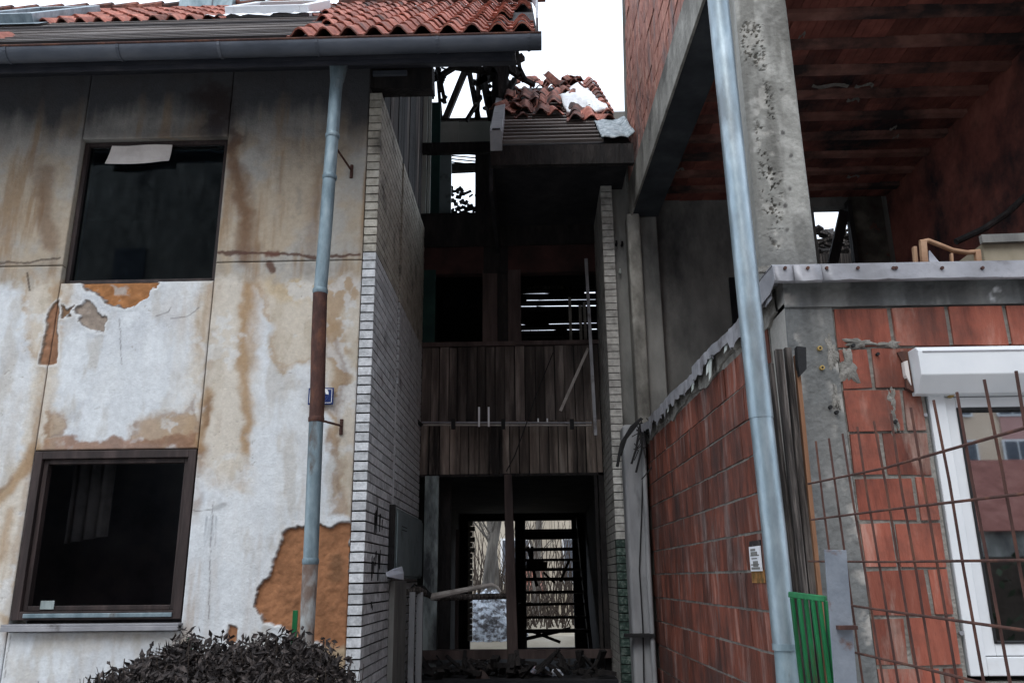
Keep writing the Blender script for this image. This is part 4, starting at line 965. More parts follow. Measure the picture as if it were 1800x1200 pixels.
def lintel_paint(X, Z):
    col, d = corner_paint(X, Z); px, py = PIX(X, YW, Z)
    n2 = vnoise(X, Z, 20, 41, 4)
    a = (1-sstep(8, 17, np.hypot((px-1745)+(n2-.5)*26, (py-517)+(n2-.5)*18)))*sstep(.35,.5,n2); col = col*(1-a[...,None])+np.array((.55,.56,.57))*a[...,None]
    return col, d
zl0 = W(1560,538,Y=YW).z
front_sheet(cx0, XRT, zl0, 3.0, YW-.012, lintel_paint, 'lintel_band', rh, .012, .27)
fwm = MB().box(XC2, XW0-.012, YW+.010, YW+.25, 0, zl0-.003).box(XW0-.012, XRT, YW+.010, YW+.25, W(1700,604,Y=YW).z, zl0-.003).box(XW0-.012, XRT, YW+.02, YW+.25, 0, W(1750,1198,Y=YW).z).build('front_wall', M['greymortar'], rh)
zwin1 = W(1700,604,Y=YW).z
r = 0; z = zl0-.2; firsts = True
while z > -.05:
    x = XC2+.004-(0 if r % 2 == 0 else .0); lim = XRT if z+.05 > zwin1 or z < 1.0 else XW0-.016
    k = 0
    while x < lim-.03:
        L_ = .27 if not (r % 2 and k == 0) else .15
        if lim < 2.5 and x+L_ > lim: L_ = lim-x
        if lim < 2.5 and lim-(x+L_) < .04: L_ = lim-x
        me = MB().box(0, L_-.018, 0, .045, 0, .186, .004).mesh('block', M['clay'])
        inst('block', me, fwm, (x, YW+.001+random.uniform(-.004,.004), z+.004), (0, random.uniform(-.004,.004), random.uniform(-.006,.006)))
        x += L_; k += 1
    z -= .2; r += 1
# mortar lumps smeared over joints
for (u, v_, r_, fl_) in ((1510,603,20,.3),(1492,645,12,1.6),(1565,605,18,.22),(1568,700,6,2.2),(1573,742,6,2.4),(1462,620,8,2.6),(1470,700,5,3)):
    a = W(u, v_, Y=YW-.002); b = MB(); n = 28; b.v.append((a.x, a.y-.006, a.z)); sd_ = random.uniform(0,9)
    for ring, (rr_, yy_) in enumerate(((.45,-.006),(.8,-.003),(1.05,.006))):
        for i in range(n):
            q = 2*math.pi*i/n; rr = r_*.0040*rr_*(1+.3*math.sin(3*q+sd_)+.18*math.sin(7*q+sd_*2)+random.uniform(-.16,.16)*(ring > 0)); b.v.append((a.x+rr*math.cos(q)*.8, a.y+yy_+random.uniform(-.002,.002), a.z+rr*fl_*math.sin(q)))
    for i in range(n): b.f.append((0, 1+i, 1+(i+1) % n))
    for g_i in (0, 1):
        for i in range(n): q0 = 1+g_i*n; b.f.append((q0+i, q0+n+i, q0+n+(i+1)%n, q0+(i+1)%n))
    b.build('mortar_smear', M['greymortar'], fwm)
for (u, v_, r_) in ((1460,715,4),(1471,724,4),(1500,607,4),(1543,622,3.5),(1574,741,4)):
    a = W(u, v_, Y=YW-.014); MB().tube([(a.x, a.y-.006, a.z), (a.x+.001, a.y+.03, a.z)], r_*.0022, 8).build('drill_hole', M['black'], fwm)
for (u, v_) in ((1441,612),(1445,646)):
    a = W(u, v_, Y=YW-.012); MB().tube([(a.x, a.y-.006, a.z), (a.x, a.y+.02, a.z)], .011, 12).build('wall_plug', M['brass'], rh, smooth=True)
    MB().tube([(a.x, a.y-.009, a.z), (a.x, a.y+.02, a.z)], .005, 8).build('drill_hole', M['black'], rh)
# metal coping on the front
def coping(px0, px1, name='coping', lft=0):
    x0, x1 = W(px0,485,Y=YW-.1).x, (W(px1,485,Y=YW-.1).x if px1 < 1900 else XRT)
    n = max(3, int((x1-x0)/.06)); b = MB()
    for i in range(n+1):
        x = x0+(x1-x0)*i/n; w1 = random.uniform(-.004,.004); zz = 3.015
        for (yy, c) in ((YW+.18, zz+.01), (YW-.085, zz), (YW-.10+w1, zz-.012), (YW-.105+w1, zz-.088+random.uniform(-.003,.003)), (YW-.09, zz-.096)): b.v.append((x, yy, c))
    for i in range(n):
        for k in range(4): q = i*5+k; b.f.append((q, q+5, q+6, q+1))
    o = b.build(name, M['flashing'], rh, smooth=True); o.modifiers.new('thick', 'SOLIDIFY').thickness = .003
coping(1360, 1397); coping(1396, 1445); coping(1446, 1950)
b = MB(); xq = W(1362,485,Y=YW-.1).x
b.add([(xq, YW-.1, 3.005), (xq, YW-.105, 2.93), (XS(YW)-.06, YW+.0, 2.90), (XS(YW)-.08, YW+.05, 2.99), (XS(YW)-.05, YW+.25, 2.985), (XS(YW)-.09, YW+.2, 2.86), (xq, YW+.15, 3.01)], [(0,1,2,3),(3,2,5,4),(0,3,4,6)])
o = b.build('coping_corner', M['flashing'], rh); o.modifiers.new('thick', 'SOLIDIFY').thickness = .003
for u in (1380, 1420, 1453, 1508, 1570, 1575, 1656, 1727):
    a = W(u, 471, Y=YW-.105); MB().tube([(a.x, a.y-.006, a.z), (a.x, a.y+.01, a.z)], .008, 8).build('rivet', M['rust'], rh)
# concrete column
def col_paint(X, Z):
    n1 = vnoise(X, Z, 5, 51, 5); n2 = vnoise(X, Z, 16, 52, 5); n3 = vnoise(X, Z, 45, 53, 4); st = vnoise(X, Z*.2, 14, 54, 4)
    col = np.zeros(X.shape+(3,)); col[:] = (.30,.295,.27)
    def mx_(c, a): a = np.clip(a,0,1)[...,None]; col[:] = col*(1-a)+np.array(c)*a
    mx_((.22,.215,.195), sstep(.45,.62,n1)); mx_((.40,.39,.36), .6*sstep(.55,.7,n2)); mx_((.15,.145,.13), .7*sstep(.46,.62,st)); mx_((.11,.105,.095), .6*sstep(.55,.7,vnoise(X, Z*.35, 7, 58, 5))); mx_((.13,.13,.125), .7*(1-sstep(3.05,3.4,Z+(n1-.5)*.5)))
    px, py = PIX(X, YW+.08, Z)
    band = 1-sstep(8, 26, sdline(px, py, [(1322,55),(1328,120),(1340,165),(1348,240),(1352,300),(1360,420)])*1.0+(n1-.5)*16)
    dens = 1-sstep(0, 90, np.abs(py-165)-20); hole = sstep(.46,.56,vnoise(X, Z, 6, 61, 3))*band*sstep(.60-.10*dens, .68-.10*dens, vnoise(X, Z, 75, 57, 3))*sstep(.3,.5,n2+dens*.2)
    mx_((.10,.095,.085), hole*.25); mx_((.42,.40,.36), band*sstep(.50,.62,n2)*.5)
    for q in ((1374,158),(1376,233),(1391,273),(1388,332),(1384,404),(1380,362)): mx_((.09,.085,.08), 1-sstep(2.5, 5, np.hypot(px-q[0], py-q[1])+(n3-.5)*4))
    e = np.minimum(X-X.min(), X.max()-X)
    return col, hole*.016+.006*(n2-.5)+.004*(n3-.5)+.012*(1-sstep(0,.008+.012*n2,e))
cl0, cl1 = (W(1328,465,Y=YW+.08).x+W(1302,0,Y=YW+.08).x)/2, (W(1440,465,Y=YW+.08).x+W(1380,0,Y=YW+.08).x)/2
front_sheet(cl0, cl1, 2.96, 5.26, YW+.08, col_paint, 'concrete_column', rh, .007, .30)
b = MB()
for k in range(26):
    a = W(random.uniform(1335,1400), 466, Y=YW+.06); s_ = random.uniform(.006,.02); b.box(a.x-s_, a.x+s_, YW+.02, YW+.02+s_, 3.02, 3.02+s_*1.4, .004)
o = b.build('mortar_crumbs', M['greymortar'], rh); o['kind'] = 'stuff'
# roller-shutter box and window
X1w = XW0; zt, zbx = W(1700,606,Y=YW-.12).z, W(1700,664,Y=YW-.12).z
bx0 = W(1618,640,Y=YW-.12).x
win = MB()
zA, zB = W(1660,668,Y=YW).z, W(1690,1188,Y=YW).z
XWR = 3.3
winobj = winframe(X1w, XWR, zB, zA, .075, YW+.0, YW+.09, M['pvc'], rh, 'window')
winframe(X1w+.078, XWR-.078, zB+.078, zA-.078, .05, YW+.015, YW+.085, M['pvc'], winobj, 'sash')
xm_ = (X1w+XWR)/2; MB().box(xm_-.05, xm_+.05, YW+.01, YW+.088, zB+.13, zA-.13).build('mullion', M['pvc'], winobj, .004)
MB().box(X1w+.13, XWR-.13, YW+.045, YW+.051, zB+.13, zA-.13).build('pane', M['glass'], winobj)
g_ = MB(); 
for x0_, x1_, z0_, z1_ in ((X1w+.129, XWR-.129, zA-.140, zA-.128), (X1w+.127, X1w+.137, zB+.13, zA-.13), (X1w+.13, XWR-.13, zB+.127, zB+.134)): g_.box(x0_, x1_, YW+.010, YW+.044, z0_, z1_)
g_.build('gasket', M['black'], winobj)
pr = [(bx0, YW-.095, zt), (bx0, YW-.115, zt-.02), (bx0, YW-.115, zbx+.02), (bx0, YW-.05, zbx-.055), (bx0, YW+.02, zbx-.055), (bx0, YW+.02, zt)]
rbx = MB().prism(pr, (XWR+.1-bx0, 0, 0)).build('shutter_box', M['pvc'], winobj, .004)
MB().box(bx0+.02, XWR+.08, YW-.118, YW-.1152, zt-.03, zt-.024).build('shutter_groove', M['flashing'], rbx)
hd = MB().prism([(bx0-.045, YW-.01, zt-.0), (bx0-.002, YW-.02, zt+.006), (bx0-.004, YW-.03, zbx-.04), (bx0-.03, YW-.02, zbx-.02), (bx0-.02, YW-.02, (zt+zbx)/2)], (0, .05, 0)).build('broken_hole', M['rust'], winobj)
MB().prism([(bx0-.03, YW-.03, zt-.05), (bx0-.012, YW-.03, zt-.045), (bx0-.012, YW-.03, zbx-.01), (bx0-.03, YW-.03, zbx+.04)], (0, .03, 0)).build('foam_filler', M['oldpaper'], winobj)
for (u, v_) in ((1627,729),(1690,1112)):
    a = W(u, v_, Y=YW); MB().tube([(a.x, YW-.003, a.z), (a.x, YW+.01, a.z)], .009, 10).build('screw_cap', M['flashing'], winobj)
a = W(1671,694,Y=YW); MB().tube([(a.x, YW-.014, a.z), (a.x, YW+.01, a.z)], [.012,.014], 12).build('brass_knob', M['brass'], winobj, smooth=True)
b = MB().box(XS(YW)+.2, XRT, 6.8, 6.9, 0, 2.6).box(XS(YW)+.2, XRT, YW+.26, 6.8, 0, .1); b.build('ground_floor_room', M['soot'], rh)
MB().box(XRT-.02, XRT+.2, YW, 8.3, 0, 9).build('far_wall', M['claydark'], rh)
# big galvanised pipe on the corner
PY2 = 3.5
def pw(px, py): return W(px, py, Y=PY2)
gp = MB().tube([pw(1252,-120), pw(1262,0), pw(1324,600), pw(1338,735)], [.0515]*4, 28).tube([pw(1338,733), pw(1360,930), pw(1378,1110), pw(1381,1138)], [.049]*4, 28).build('downpipe', M['zincnew'], rh, smooth=True)
MB().tube([pw(1380.6,1132), pw(1393,1300)], .0455, 28).build('lower_length', M['zinc'], gp, smooth=True)
a = pw(1381,1136); MB().tube([a+Vector((0,0,.012)), a-Vector((0,0,.012))], .052, 28).build('collar', M['zinc'], gp, smooth=True)
sp = []
# grey render post and conduit by the passage
MB().box(W(1106,1000,Y=7.75).x, W(1146,1000,Y=7.75).x, 7.75, 8.0, 0, W(1120,745,Y=7.75).z).build('render_post', M['post'], rh, .03)
cdx = W(1141,1000,Y=7.7).x
MB().tube([(cdx, 7.7, 0), (cdx-.005, 7.7, 1.6), (W(1130,760,Y=7.7).x, 7.7, W(1130,760,Y=7.7).z)], .022, 12).build('conduit', M['post'], rh, smooth=True)
MB().tube([W(1124,1000,Y=7.73), W(1128,900,Y=7.73), W(1131,800,Y=7.73), W(1124,745,Y=7.7)], .006, 6).tube([W(1124,1000,Y=7.73), W(1130,1100,Y=7.73), W(1133,1250,Y=7.73)], .006, 6).build('cable', M['black'], rh)
MB().box(W(1097,1116,Y=7.72).x, W(1150,1116,Y=7.72).x, 7.66, 7.745, W(1120,1119,Y=7.7).z, W(1120,1113,Y=7.7).z).build('clamp', M['black'], rh)
for pts in (((1085,820),(1092,780),(1110,750),(1128,735)), ((1090,800),(1100,770),(1122,742)), ((1125,745),(1118,790),(1110,815)), ((1128,742),(1128,790),(1118,830)), ((1120,740),(1135,760),(1150,780)), ((1128,842),(1140,828),(1150,816))):
    MB().tube([W(p[0],p[1],Y=7.6) for p in pts], random.choice((.006,.010,.014)), 6).build('loose_cable', M['black'], rh)
for k in range(24):
    u, v_ = 1127+random.gauss(0,5), 752+random.uniform(-18,40); MB().bar(W(u,v_,Y=7.6), W(u+random.uniform(-14,14), v_+random.uniform(-4,22), Y=7.6), .012, .008).build('debris_scrap', M['char'], rh)
for (u, v_) in ((1083,431),(1093,432),(1089,480)):
    a = W(u, v_, Y=YR+.1); MB().tube([(a.x, a.y-.05, a.z), (a.x, a.y+.01, a.z)], .014, 8).tube([(a.x, a.y-.05, a.z-.02), (a.x, a.y-.05, a.z+.03)], .010, 8).build('wall_hook', M['black'] if v_ < 470 else M['panelgrey'], rh)

# ------------------------------------------------------------------ loose things
# balcony rail across the cladding
rl = empty('steel_rail', (W(740,742,Y=8.95).x, 8.95, W(740,742,Y=8.95).z), 'pale steel rail running across the wooden cladding of the stairwell', 'rail')
for dz in (0, -.028): MB().tube([W(741,742,Y=8.95)+Vector((0,0,dz)), W(1040,743,Y=8.95)+Vector((0,0,dz))], .010, 10).build('tube', M['lightwood'] if dz else M['flashing'], rl, smooth=True)
for u in (797, 885, 1006): bx_px(u-4, u+3, 736, 753, 8.92, .05).build('clip', M['black'], rl)
MB().tube([W(728,725,Y=8.9), W(733,740,Y=8.9), W(742,748,Y=8.9)], .022, 8).build('end_bracket', M['black'], rl, smooth=True)
for u in (842, 859):
    o = bx_px(u-1.6, u+1.6, 715, 749, 8.90, .02).build('white_peg', M['white'])
    tag(o, 'short white peg on the steel rail, ' + ('left' if u == 842 else 'right') + ' one of the tall pair', 'peg', 'white pegs on the rail')
for u in (946, 962):
    o = bx_px(u-1.2, u+1.2, 735, 741, 8.90, .02).build('white_peg', M['white'])
    tag(o, 'tiny white stub on the steel rail, ' + ('nearer the tall pegs' if u == 946 else 'nearer the leaning lath'), 'peg', 'white pegs on the rail')
o = MB().bar(W(985,722,Y=8.85), W(1034,612,Y=8.85), .03, .02, (0,1,0)).build('lath', M['lightwood']); tag(o, 'pale short lath leaning diagonally over the dark cladding', 'lath')
o = MB().bar(W(1030,455,Y=8.8), W(1047,765,Y=8.8), .035, .03, (0,1,0)).build('batten', M['flashing']); tag(o, 'long grey batten standing upright beside the right brick pillar', 'batten')
o = MB().tube([W(890,828,Y=8.85), W(905,800,Y=8.8), W(925,745,Y=8.85), W(940,700,Y=8.9), W(958,655,Y=8.95), W(972,620,Y=9.0)], .006, 8).build('cable', M['black'], smooth=True); tag(o, 'thin black cable hanging slanted across the wooden cladding', 'cable')
# cabinet on the brick side wall
yc0, yc1 = 7.42, 8.95
def ws(px, py, X=XL+.0): return W(px, py, X=X)
y0_, y1_ = ws(684,950).y, ws(733,950).y; zc0, zc1 = ws(684,1012).z, W(700,893,X=XL+.05).z
cabt = empty('meter_cabinet', (XL+.05, (y0_+y1_)/2, zc0), 'grey green metal meter cabinet fixed to the white brick side wall', 'cabinet')
MB().box(XL+.003, XL+.05, y0_, y1_, zc0-.02, zc1).build('case', M['cabinet'], cabt, .006)
MB().box(XL+.052, XL+.062, y0_+.06, y1_-.02, zc0+.0, zc1-.03).build('door', M['cabinet'], cabt, .004)
MB().box(XL+.003, XL+.05, y0_-.05, y0_-.005, zc0-.02, zc1+.02).build('side_frame', M['char'], cabt)
lb = MB()
for k in range(2): lb.box(XL+.0622, XL+.0632, y0_+.3, y0_+.6, zc1-.15-k*.03, zc1-.142-k*.03)
lb.build('label_line', M['char'], cabt)
pa = MB(); q = [W(u_, v_, X=XL+x_) for u_, v_, x_ in ((678,1006,.08),(680,1013,.09),(709,1019,.13),(709,1007,.13),(706,995,.12),(690,1000,.09))]
pa.prism(q, (.003, .0, .003)); o = pa.build('paper_sheet', M['paper']); tag(o, 'bright white folded paper sheet stuck below the meter cabinet', 'paper')
o = MB().box(XL+.004, XL+.05, 7.32, 8.0, 0.3, W(690,1020,X=XL+.05).z).build('cable_duct', M['stucco']); tag(o, 'soot stained duct on the brick wall below the meter cabinet', 'duct')
for i, (u0, u1, Y) in enumerate(((717,727,8.0),(730,741,8.2))):
    o = bx_px(u0, u1, 1040, 1290, Y, .05).build('white_post', M['post']); tag(o, 'pale post at the foot of the brick wall, ' + ('nearer the brick corner' if i == 0 else 'nearer the door jamb'), 'post', 'pale posts by the brick wall')
o = MB().tube([W(715,1040,Y=8.1), W(735,1036,Y=8.2), W(765,1050,Y=8.5), W(850,1048,Y=8.8), W(890,1047,Y=9)], [.03,.035,.03,.03,.03], 8).build('charred_pole', M['oldboard'], smooth=True); tag(o, 'dark charred pole lying level across the left door opening', 'pole')
o = MB().tube([W(757,1049,Y=8.4), W(800,1040,Y=8.4), W(865,1027,Y=8.4), W(875,1032,Y=8.4), W(880,1040,Y=8.4)], [.035,.028,.02,.014,.01], 8).build('peeled_branch', M['lightwood'], smooth=True); tag(o, 'pale peeled stick slanting across the left door opening', 'stick')
for pts in (((718,1040),(730,1030),(745,1030),(755,1040)), ((720,1045),(735,1042),(752,1046)), ((722,1036),(736,1026),(750,1036),(760,1046))):
    pass
o = MB()
for k in range(5):
    o.tube([W(716+random.uniform(-3,3),1042+random.uniform(-4,4),Y=8.2), W(728,1030+random.uniform(-4,4),Y=8.2), W(745,1032+random.uniform(-3,5),Y=8.3), W(757,1046+random.uniform(-3,3),Y=8.3)], .008, 6)
o = o.build('wire_tangle', M['black']); tag(o, 'tangle of dark wire at the end of the charred pole', 'wire')
# rubble at the threshold
ru = MB()
for k in range(330):
    x = random.uniform(XL+.15, XRb-.05); y = random.uniform(8.5, 10.4); s_ = random.uniform(.02,.09); z_ = .66 if y < 9 else ZFL
    ru.bar((x, y, z_+random.uniform(0,.12)), (x+random.uniform(-.2,.2), y+random.uniform(-.1,.1), z_+random.uniform(0,.26)), s_, s_*.5)
o = ru.build('rubble', M['char']); tag(o, 'charred rubble heaped over the doorstep of the stairwell', 'rubble', kind='stuff')
o = MB().prism([W(832,1200,Y=8.6), W(866,1200,Y=8.6), W(852,1180,Y=8.6), W(843,1176,Y=8.6)], (0,.05,.0)).build('splintered_board', M['postwood']); tag(o, 'splintered brown board end sticking up in front of the left doorway', 'board')
for i, (u, v_, mt, s_) in enumerate(((938,1178,'rubbish',.06),(956,1180,'rubbish',.07),(978,1184,'paper',.065))):
    a = W(u, v_, Y=8.8); b = MB(); n1_, n2_ = 9, 12
    for j in range(n1_+1):
        for k in range(n2_):
            th = math.pi*j/n1_; ph = 2*math.pi*k/n2_; rr = s_*random.uniform(.7,1.15)
            b.v.append((a.x+rr*math.sin(th)*math.cos(ph), a.y+rr*math.sin(th)*math.sin(ph), max(.665, a.z+rr*.8*math.cos(th))))
    for j in range(n1_):
        for k in range(n2_): b.f.append((j*n2_+k, j*n2_+(k+1)%n2_, (j+1)*n2_+(k+1)%n2_, (j+1)*n2_+k))
    o = b.build('rubbish_bag', M[mt]); tag(o, ['crumpled dark wrapping left of the other rubbish on the doorstep','crumpled reddish wrapping between the other rubbish on the doorstep','crumpled pale wrapping right of the other rubbish on the doorstep'][i], 'rubbish', 'rubbish on the doorstep')
b = MB()
for k in range(18):
    x = W(random.uniform(832,880),1140,Y=13.5).x; y = random.uniform(12.6, 14.4); b.bar((x, y, ZFL+.03), (x+random.uniform(-.2,.2), y+.05, ZFL+random.uniform(.02,.1)), .06, .02)
o = b.build('litter', M['lightwood']); tag(o, 'pale litter and broken laths on the passage floor', 'litter', kind='stuff')

# weathered boards at the corner
xb_ = [1360, 1377, 1392, 1404]
for i, (t0, b0, b1_, mt) in enumerate((((1352,640),(1398,1045),13,'oldboard'),((1368,615),(1413,1045),13,'oldboard'),((1384,612),(1428,1045),12,'oldboard'),((1399,625),(1440,1045),7,'orangeboard'))):
    a = W(t0[0], t0[1], Y=3.62-(i%2)*.02); c = W(b0[0], b0[1], Y=3.58-(i%2)*.02); c = a+(c-a)*1.6
    o = MB().bar(c, a, .0024*b1_, .03, (0,1,0)).build('old_board', M[mt])
    tag(o, ['grey weathered board right behind the big galvanised pipe','grey weathered board second from the big galvanised pipe','grey weathered board third from the big galvanised pipe','narrow raw orange board edging the weathered boards'][i], 'board', 'weathered boards standing at the corner')
o = MB().prism([W(1401,608,Y=3.55), W(1417,610,Y=3.55), W(1418,648,Y=3.55), W(1406,661,Y=3.55), W(1403,640,Y=3.55)], (0,.04,0)).build('rubber_strip', M['black']); tag(o, 'short black rubber strip at the top of the weathered boards', 'strip')
# green gate
gt = empty('green_gate', (1.1, 3.3, .8), 'green painted metal railing gate behind the big pipe', 'gate')
MB().bar(W(1387,1044,Y=3.35), W(1452,1052,Y=3.25), .02, .022, (0,0,1)).build('top_rail', M['green'], gt, .003)
for i in range(6):
    t = i/5; a = W(1392+60*t, 1050+6*t, Y=3.34-.09*t); c = a.copy(); 
    a2 = W(1416+60*t+3*t, 1260, Y=3.34-.09*t)
    MB().bar(a2, a, .012, .022, (0,1,0)).build('bar', M['green'], gt, .002)
MB().bar(W(1455,1060,Y=3.28), W(1470,1260,Y=3.28), .022, .03, (0,1,0)).build('stile', M['green'], gt, .002)
# steel post
p_ = empty('steel_post', (1.15, 3.0, .8), 'grey blue flat steel post with rust beside the green gate', 'post')
MB().bar(W(1490,1250,Y=3.0), W(1468,966,Y=3.0), .075, .012, (0,1,0)).build('flat_bar', M['greyblue'], p_, .002)
MB().box(W(1468,1098,Y=3.0).x, W(1500,1098,Y=3.0).x, 2.96, 3.02, W(1480,1105,Y=3).z, W(1480,1098,Y=3).z).build('bracket', M['rust'], p_)
# mesh fence
XM = 1.12
mf = empty('mesh_fence', (XM, 2.4, 0), 'rusty welded steel mesh fence in front of the white window', 'fence')
def wm(px, py): return W(px, py, X=XM)
vt = [(1434,775,1462,1000),(1457,770,1489,1000),(1481,762,1520,1000),(1507,750,1547,1000),(1536,740,1581,1000),(1566,727,1610,1000),(1601,716,1649,1000),(1641,703,1694,1000),(1682,689,1739,1000),(1730,667,1793,1000),(1786,652,1856,1000),(1850,632,1930,1000)]
for i, (x0_, y0_, x1_, y1_) in enumerate(vt):
    a = wm(x0_, y0_); c = wm(x1_, y1_); bend = Vector((random.uniform(-.006,.006), random.uniform(-.005,.005), 0))
    e = a+(c-a)*2.2
    if i == 0: e = wm(1463, 966)
    MB().tube([a, (a+c)/2+bend, c, e], .0042, 6).build('rod', M['rust'], mf, smooth=True)
for pts in (((1424,850),(1560,822),(1800,754),(1880,728)), ((1430,913),(1560,896),(1800,868),(1890,856)), ((1425,986),(1560,987),(1800,984),(1900,986)), ((1488,1062),(1600,1078),(1800,1106),(1900,1124)), ((1497,1144),(1620,1172),(1800,1216),(1880,1236))):
    MB().tube([wm(*p)-Vector((.0075,0,0)) for p in pts], .0042, 6).build('rod', M['rust'], mf, smooth=True)
for yy in (.45, .3, .15, .0+.05): MB().tube([(XM-.0075, 3.2, yy), (XM-.0075, 1.55, yy)], .0042, 6).build('rod', M['rust'], mf)
# notice on the side wall
def XSP(px, py):
    Y = 4.6
    for _ in range(12): Y = W(px, py, X=XS(Y)-.012).y
    return W(px, py, X=XS(Y)-.012)
a, c, d, e = XSP(1318,961), XSP(1337,961), XSP(1341,1003), XSP(1323,1002)
nb = empty('wall_notice', (a.x, a.y, d.z), 'small white printed notice fixed to the red side wall beside the pipe', 'sign')
ys, ye, z0_, z1_ = min(a.y,c.y), max(a.y,c.y), d.z, a.z
sidebox(MB(), ys, ye, -.018, -.012, z0_, z1_).build('card', M['white'], nb)
ink = MB()
H = z1_-z0_
for k, (f0, f1, hh) in enumerate(((.15,.6,.012),(.15,.75,.022),(.1,.9,.006),(.2,.7,.006),(.3,.75,.03),(.1,.85,.006),(.1,.9,.012))):
    zz = z1_-H*(.09+.125*k); sidebox(ink, ye-(ye-ys)*f1, ye-(ye-ys)*f0, -.0195, -.0185, zz-hh, zz)
ink.build('print', M['stucco'], nb)
sidebox(MB(), ys-.02, ye+.015, -.0115, -.0085, z0_-.06, z0_+.005).build('glue_patch', mat('yellow_glue', [(.06,.06,.02),(.22,.10,.03),(.35,.2,.07)], 20, .8, .6), nb)
sidebox(MB(), ys-.0, ye+.01, -.0115, -.0085, z1_, z1_+.03).build('glue_patch', M['leaf'], nb)

# chair and board on the open floor
cy = 4.35
ct = empty('wooden_chair', (W(1670,440,Y=cy).x, cy, ZLG), 'orange brown wooden chair with curved back on the open upper floor', 'chair')
def wc(u, v_, Y=cy): return W(u, v_, Y=Y)
MB().tube([wc(1617,426), wc(1632,423), wc(1650,430), wc(1675,440), wc(1700,444), wc(1722,442)], .014, 10).build('top_rail', M['chair'], ct, smooth=True)
MB().bar(wc(1628,500), wc(1622,426), .035, .03, (0,1,0)).build('leg', M['chair'], ct, .004); MB().bar(wc(1722,500), wc(1718,443), .03, .03, (0,1,0)).build('leg', M['chair'], ct, .004)
MB().bar(wc(1613,500,cy+.08), wc(1607,434,cy+.08), .02, .03, (0,1,0)).build('leg', M['chair'], ct, .004)
MB().bar(wc(1676,500), wc(1672,446), .012, .02, (0,1,0)).build('slat', M['chair'], ct)
q = wc(1670,500); MB().box(q.x-.26, q.x+.2, cy, cy+.4, q.z-.02, q.z+.01).build('seat', M['chair'], ct, .004)
o = MB().prism([wc(1634,440,cy+.05), wc(1655,465,cy+.05), wc(1634,465,cy+.05)], (0,.01,0)).build('paper_sheet', M['paper']); tag(o, 'pale blue paper wedge showing behind the wooden chair back', 'paper')
o = MB().box(W(1728,440,Y=4.5).x, W(1850,440,Y=4.5).x, 4.5, 4.9, ZLG, W(1760,428,Y=4.5).z).build('crate', M['cream'], bevel=.004); tag(o, 'cream wooden box standing right of the chair on the open floor', 'box')
o = MB().bar(W(1724,421,Y=4.48), W(1860,416,Y=4.48), .03, .05, (0,0,1)).build('board', M['stucco']); tag(o, 'grey board lying on top of the cream box', 'board')
o = MB().tube([W(1680,425,Y=5.2), W(1730,402,Y=5.2), W(1770,375,Y=5.2), W(1830,320,Y=5.2)], .022, 8).build('bent_pipe', M['char'], smooth=True); tag(o, 'dark pipe slanting upward behind the cream box', 'pipe')
b = MB()
for k in range(60):
    x = random.uniform(1.4, 3.6); y = random.uniform(5, 8); s_ = random.uniform(.03,.12); b.bar((x, y, ZLG), (x+random.uniform(-.2,.2), y, ZLG+random.uniform(.02,.25)), s_, s_*.5)
o = b.build('floor_rubble', M['soot']); tag(o, 'sooty rubble scattered over the open upper floor', 'rubble', kind='stuff')

# green stakes
for i, (u, v_, l, Y) in enumerate(((519,1072,1.2,5.6),(334,1119,1.2,5.2))):
    a = W(u, v_, Y=Y); o = MB().box(a.x-.016, a.x+.016, Y, Y+.016, 0, a.z).build('green_stake', M['green'], bevel=.002)
    tag(o, 'green painted stake ' + ('beside the foot of the left downpipe' if i == 0 else 'poking out of the withered hedge top'), 'stake', 'green stakes by the hedge')
# withered hedge
hd = empty('withered_hedge', (-1.9, 4.9, 0), 'withered dark brown leafy hedge below the left windows', 'hedge')
tops = [(120,1230),(175,1200),(215,1178),(260,1160),(300,1140),(330,1122),(360,1133),(410,1140),(440,1132),(480,1120),(520,1128),(550,1132),(575,1150),(600,1172),(615,1210)]
def htop(x):
    P_ = [(W(u, v_, Y=4.9).x, W(u, v_, Y=4.9).z) for u, v_ in tops]
    if x <= P_[0][0]: return P_[0][1]-.1
    for (xa, za), (xb2, zb3) in zip(P_, P_[1:]):
        if x <= xb2: return za+(zb3-za)*(x-xa)/(xb2-xa)
    return P_[-1][1]-.1
lf = MB(); x_lo, x_hi = W(60,1200,Y=4.9).x, W(612,1200,Y=4.9).x
for k in range(15000):
    x = random.uniform(x_lo, x_hi); y = 4.9+random.uniform(-.42,.42); q = abs(y-4.9)/.42
    zt_ = htop(x)-.16*q*q+random.gauss(0,.034)+.03*math.sin(x*23)*math.sin(x*7+y*9); z_ = zt_-abs(random.gauss(0,.16)) if random.random() < .75 else random.uniform(.2, zt_)
    p = Vector((x, y, z_)); d1 = Vector((random.gauss(0,1), random.gauss(0,1), random.gauss(0,1))).normalized(); d2 = d1.cross(Vector((random.gauss(0,1), random.gauss(0,1), random.gauss(0,1)))).normalized()
    L_ = random.uniform(.02,.036); w_ = L_*random.uniform(.25,.5); n_ = d1.cross(d2)*L_*.35
    lf.add([p-d1*L_, p-d2*w_+n_*.6, p+d2*w_+n_*.6, p+d1*L_+n_*1.2, p+n_*.1], [(0,1,4),(0,4,2),(1,3,4),(4,3,2)])
me = bpy.data.meshes.new('leaves'); me.from_pydata(lf.v, [], lf.f); me.materials.append(M['leaf'])
o = inst('leaves', me, hd); o['kind'] = 'stuff'
tw = MB()
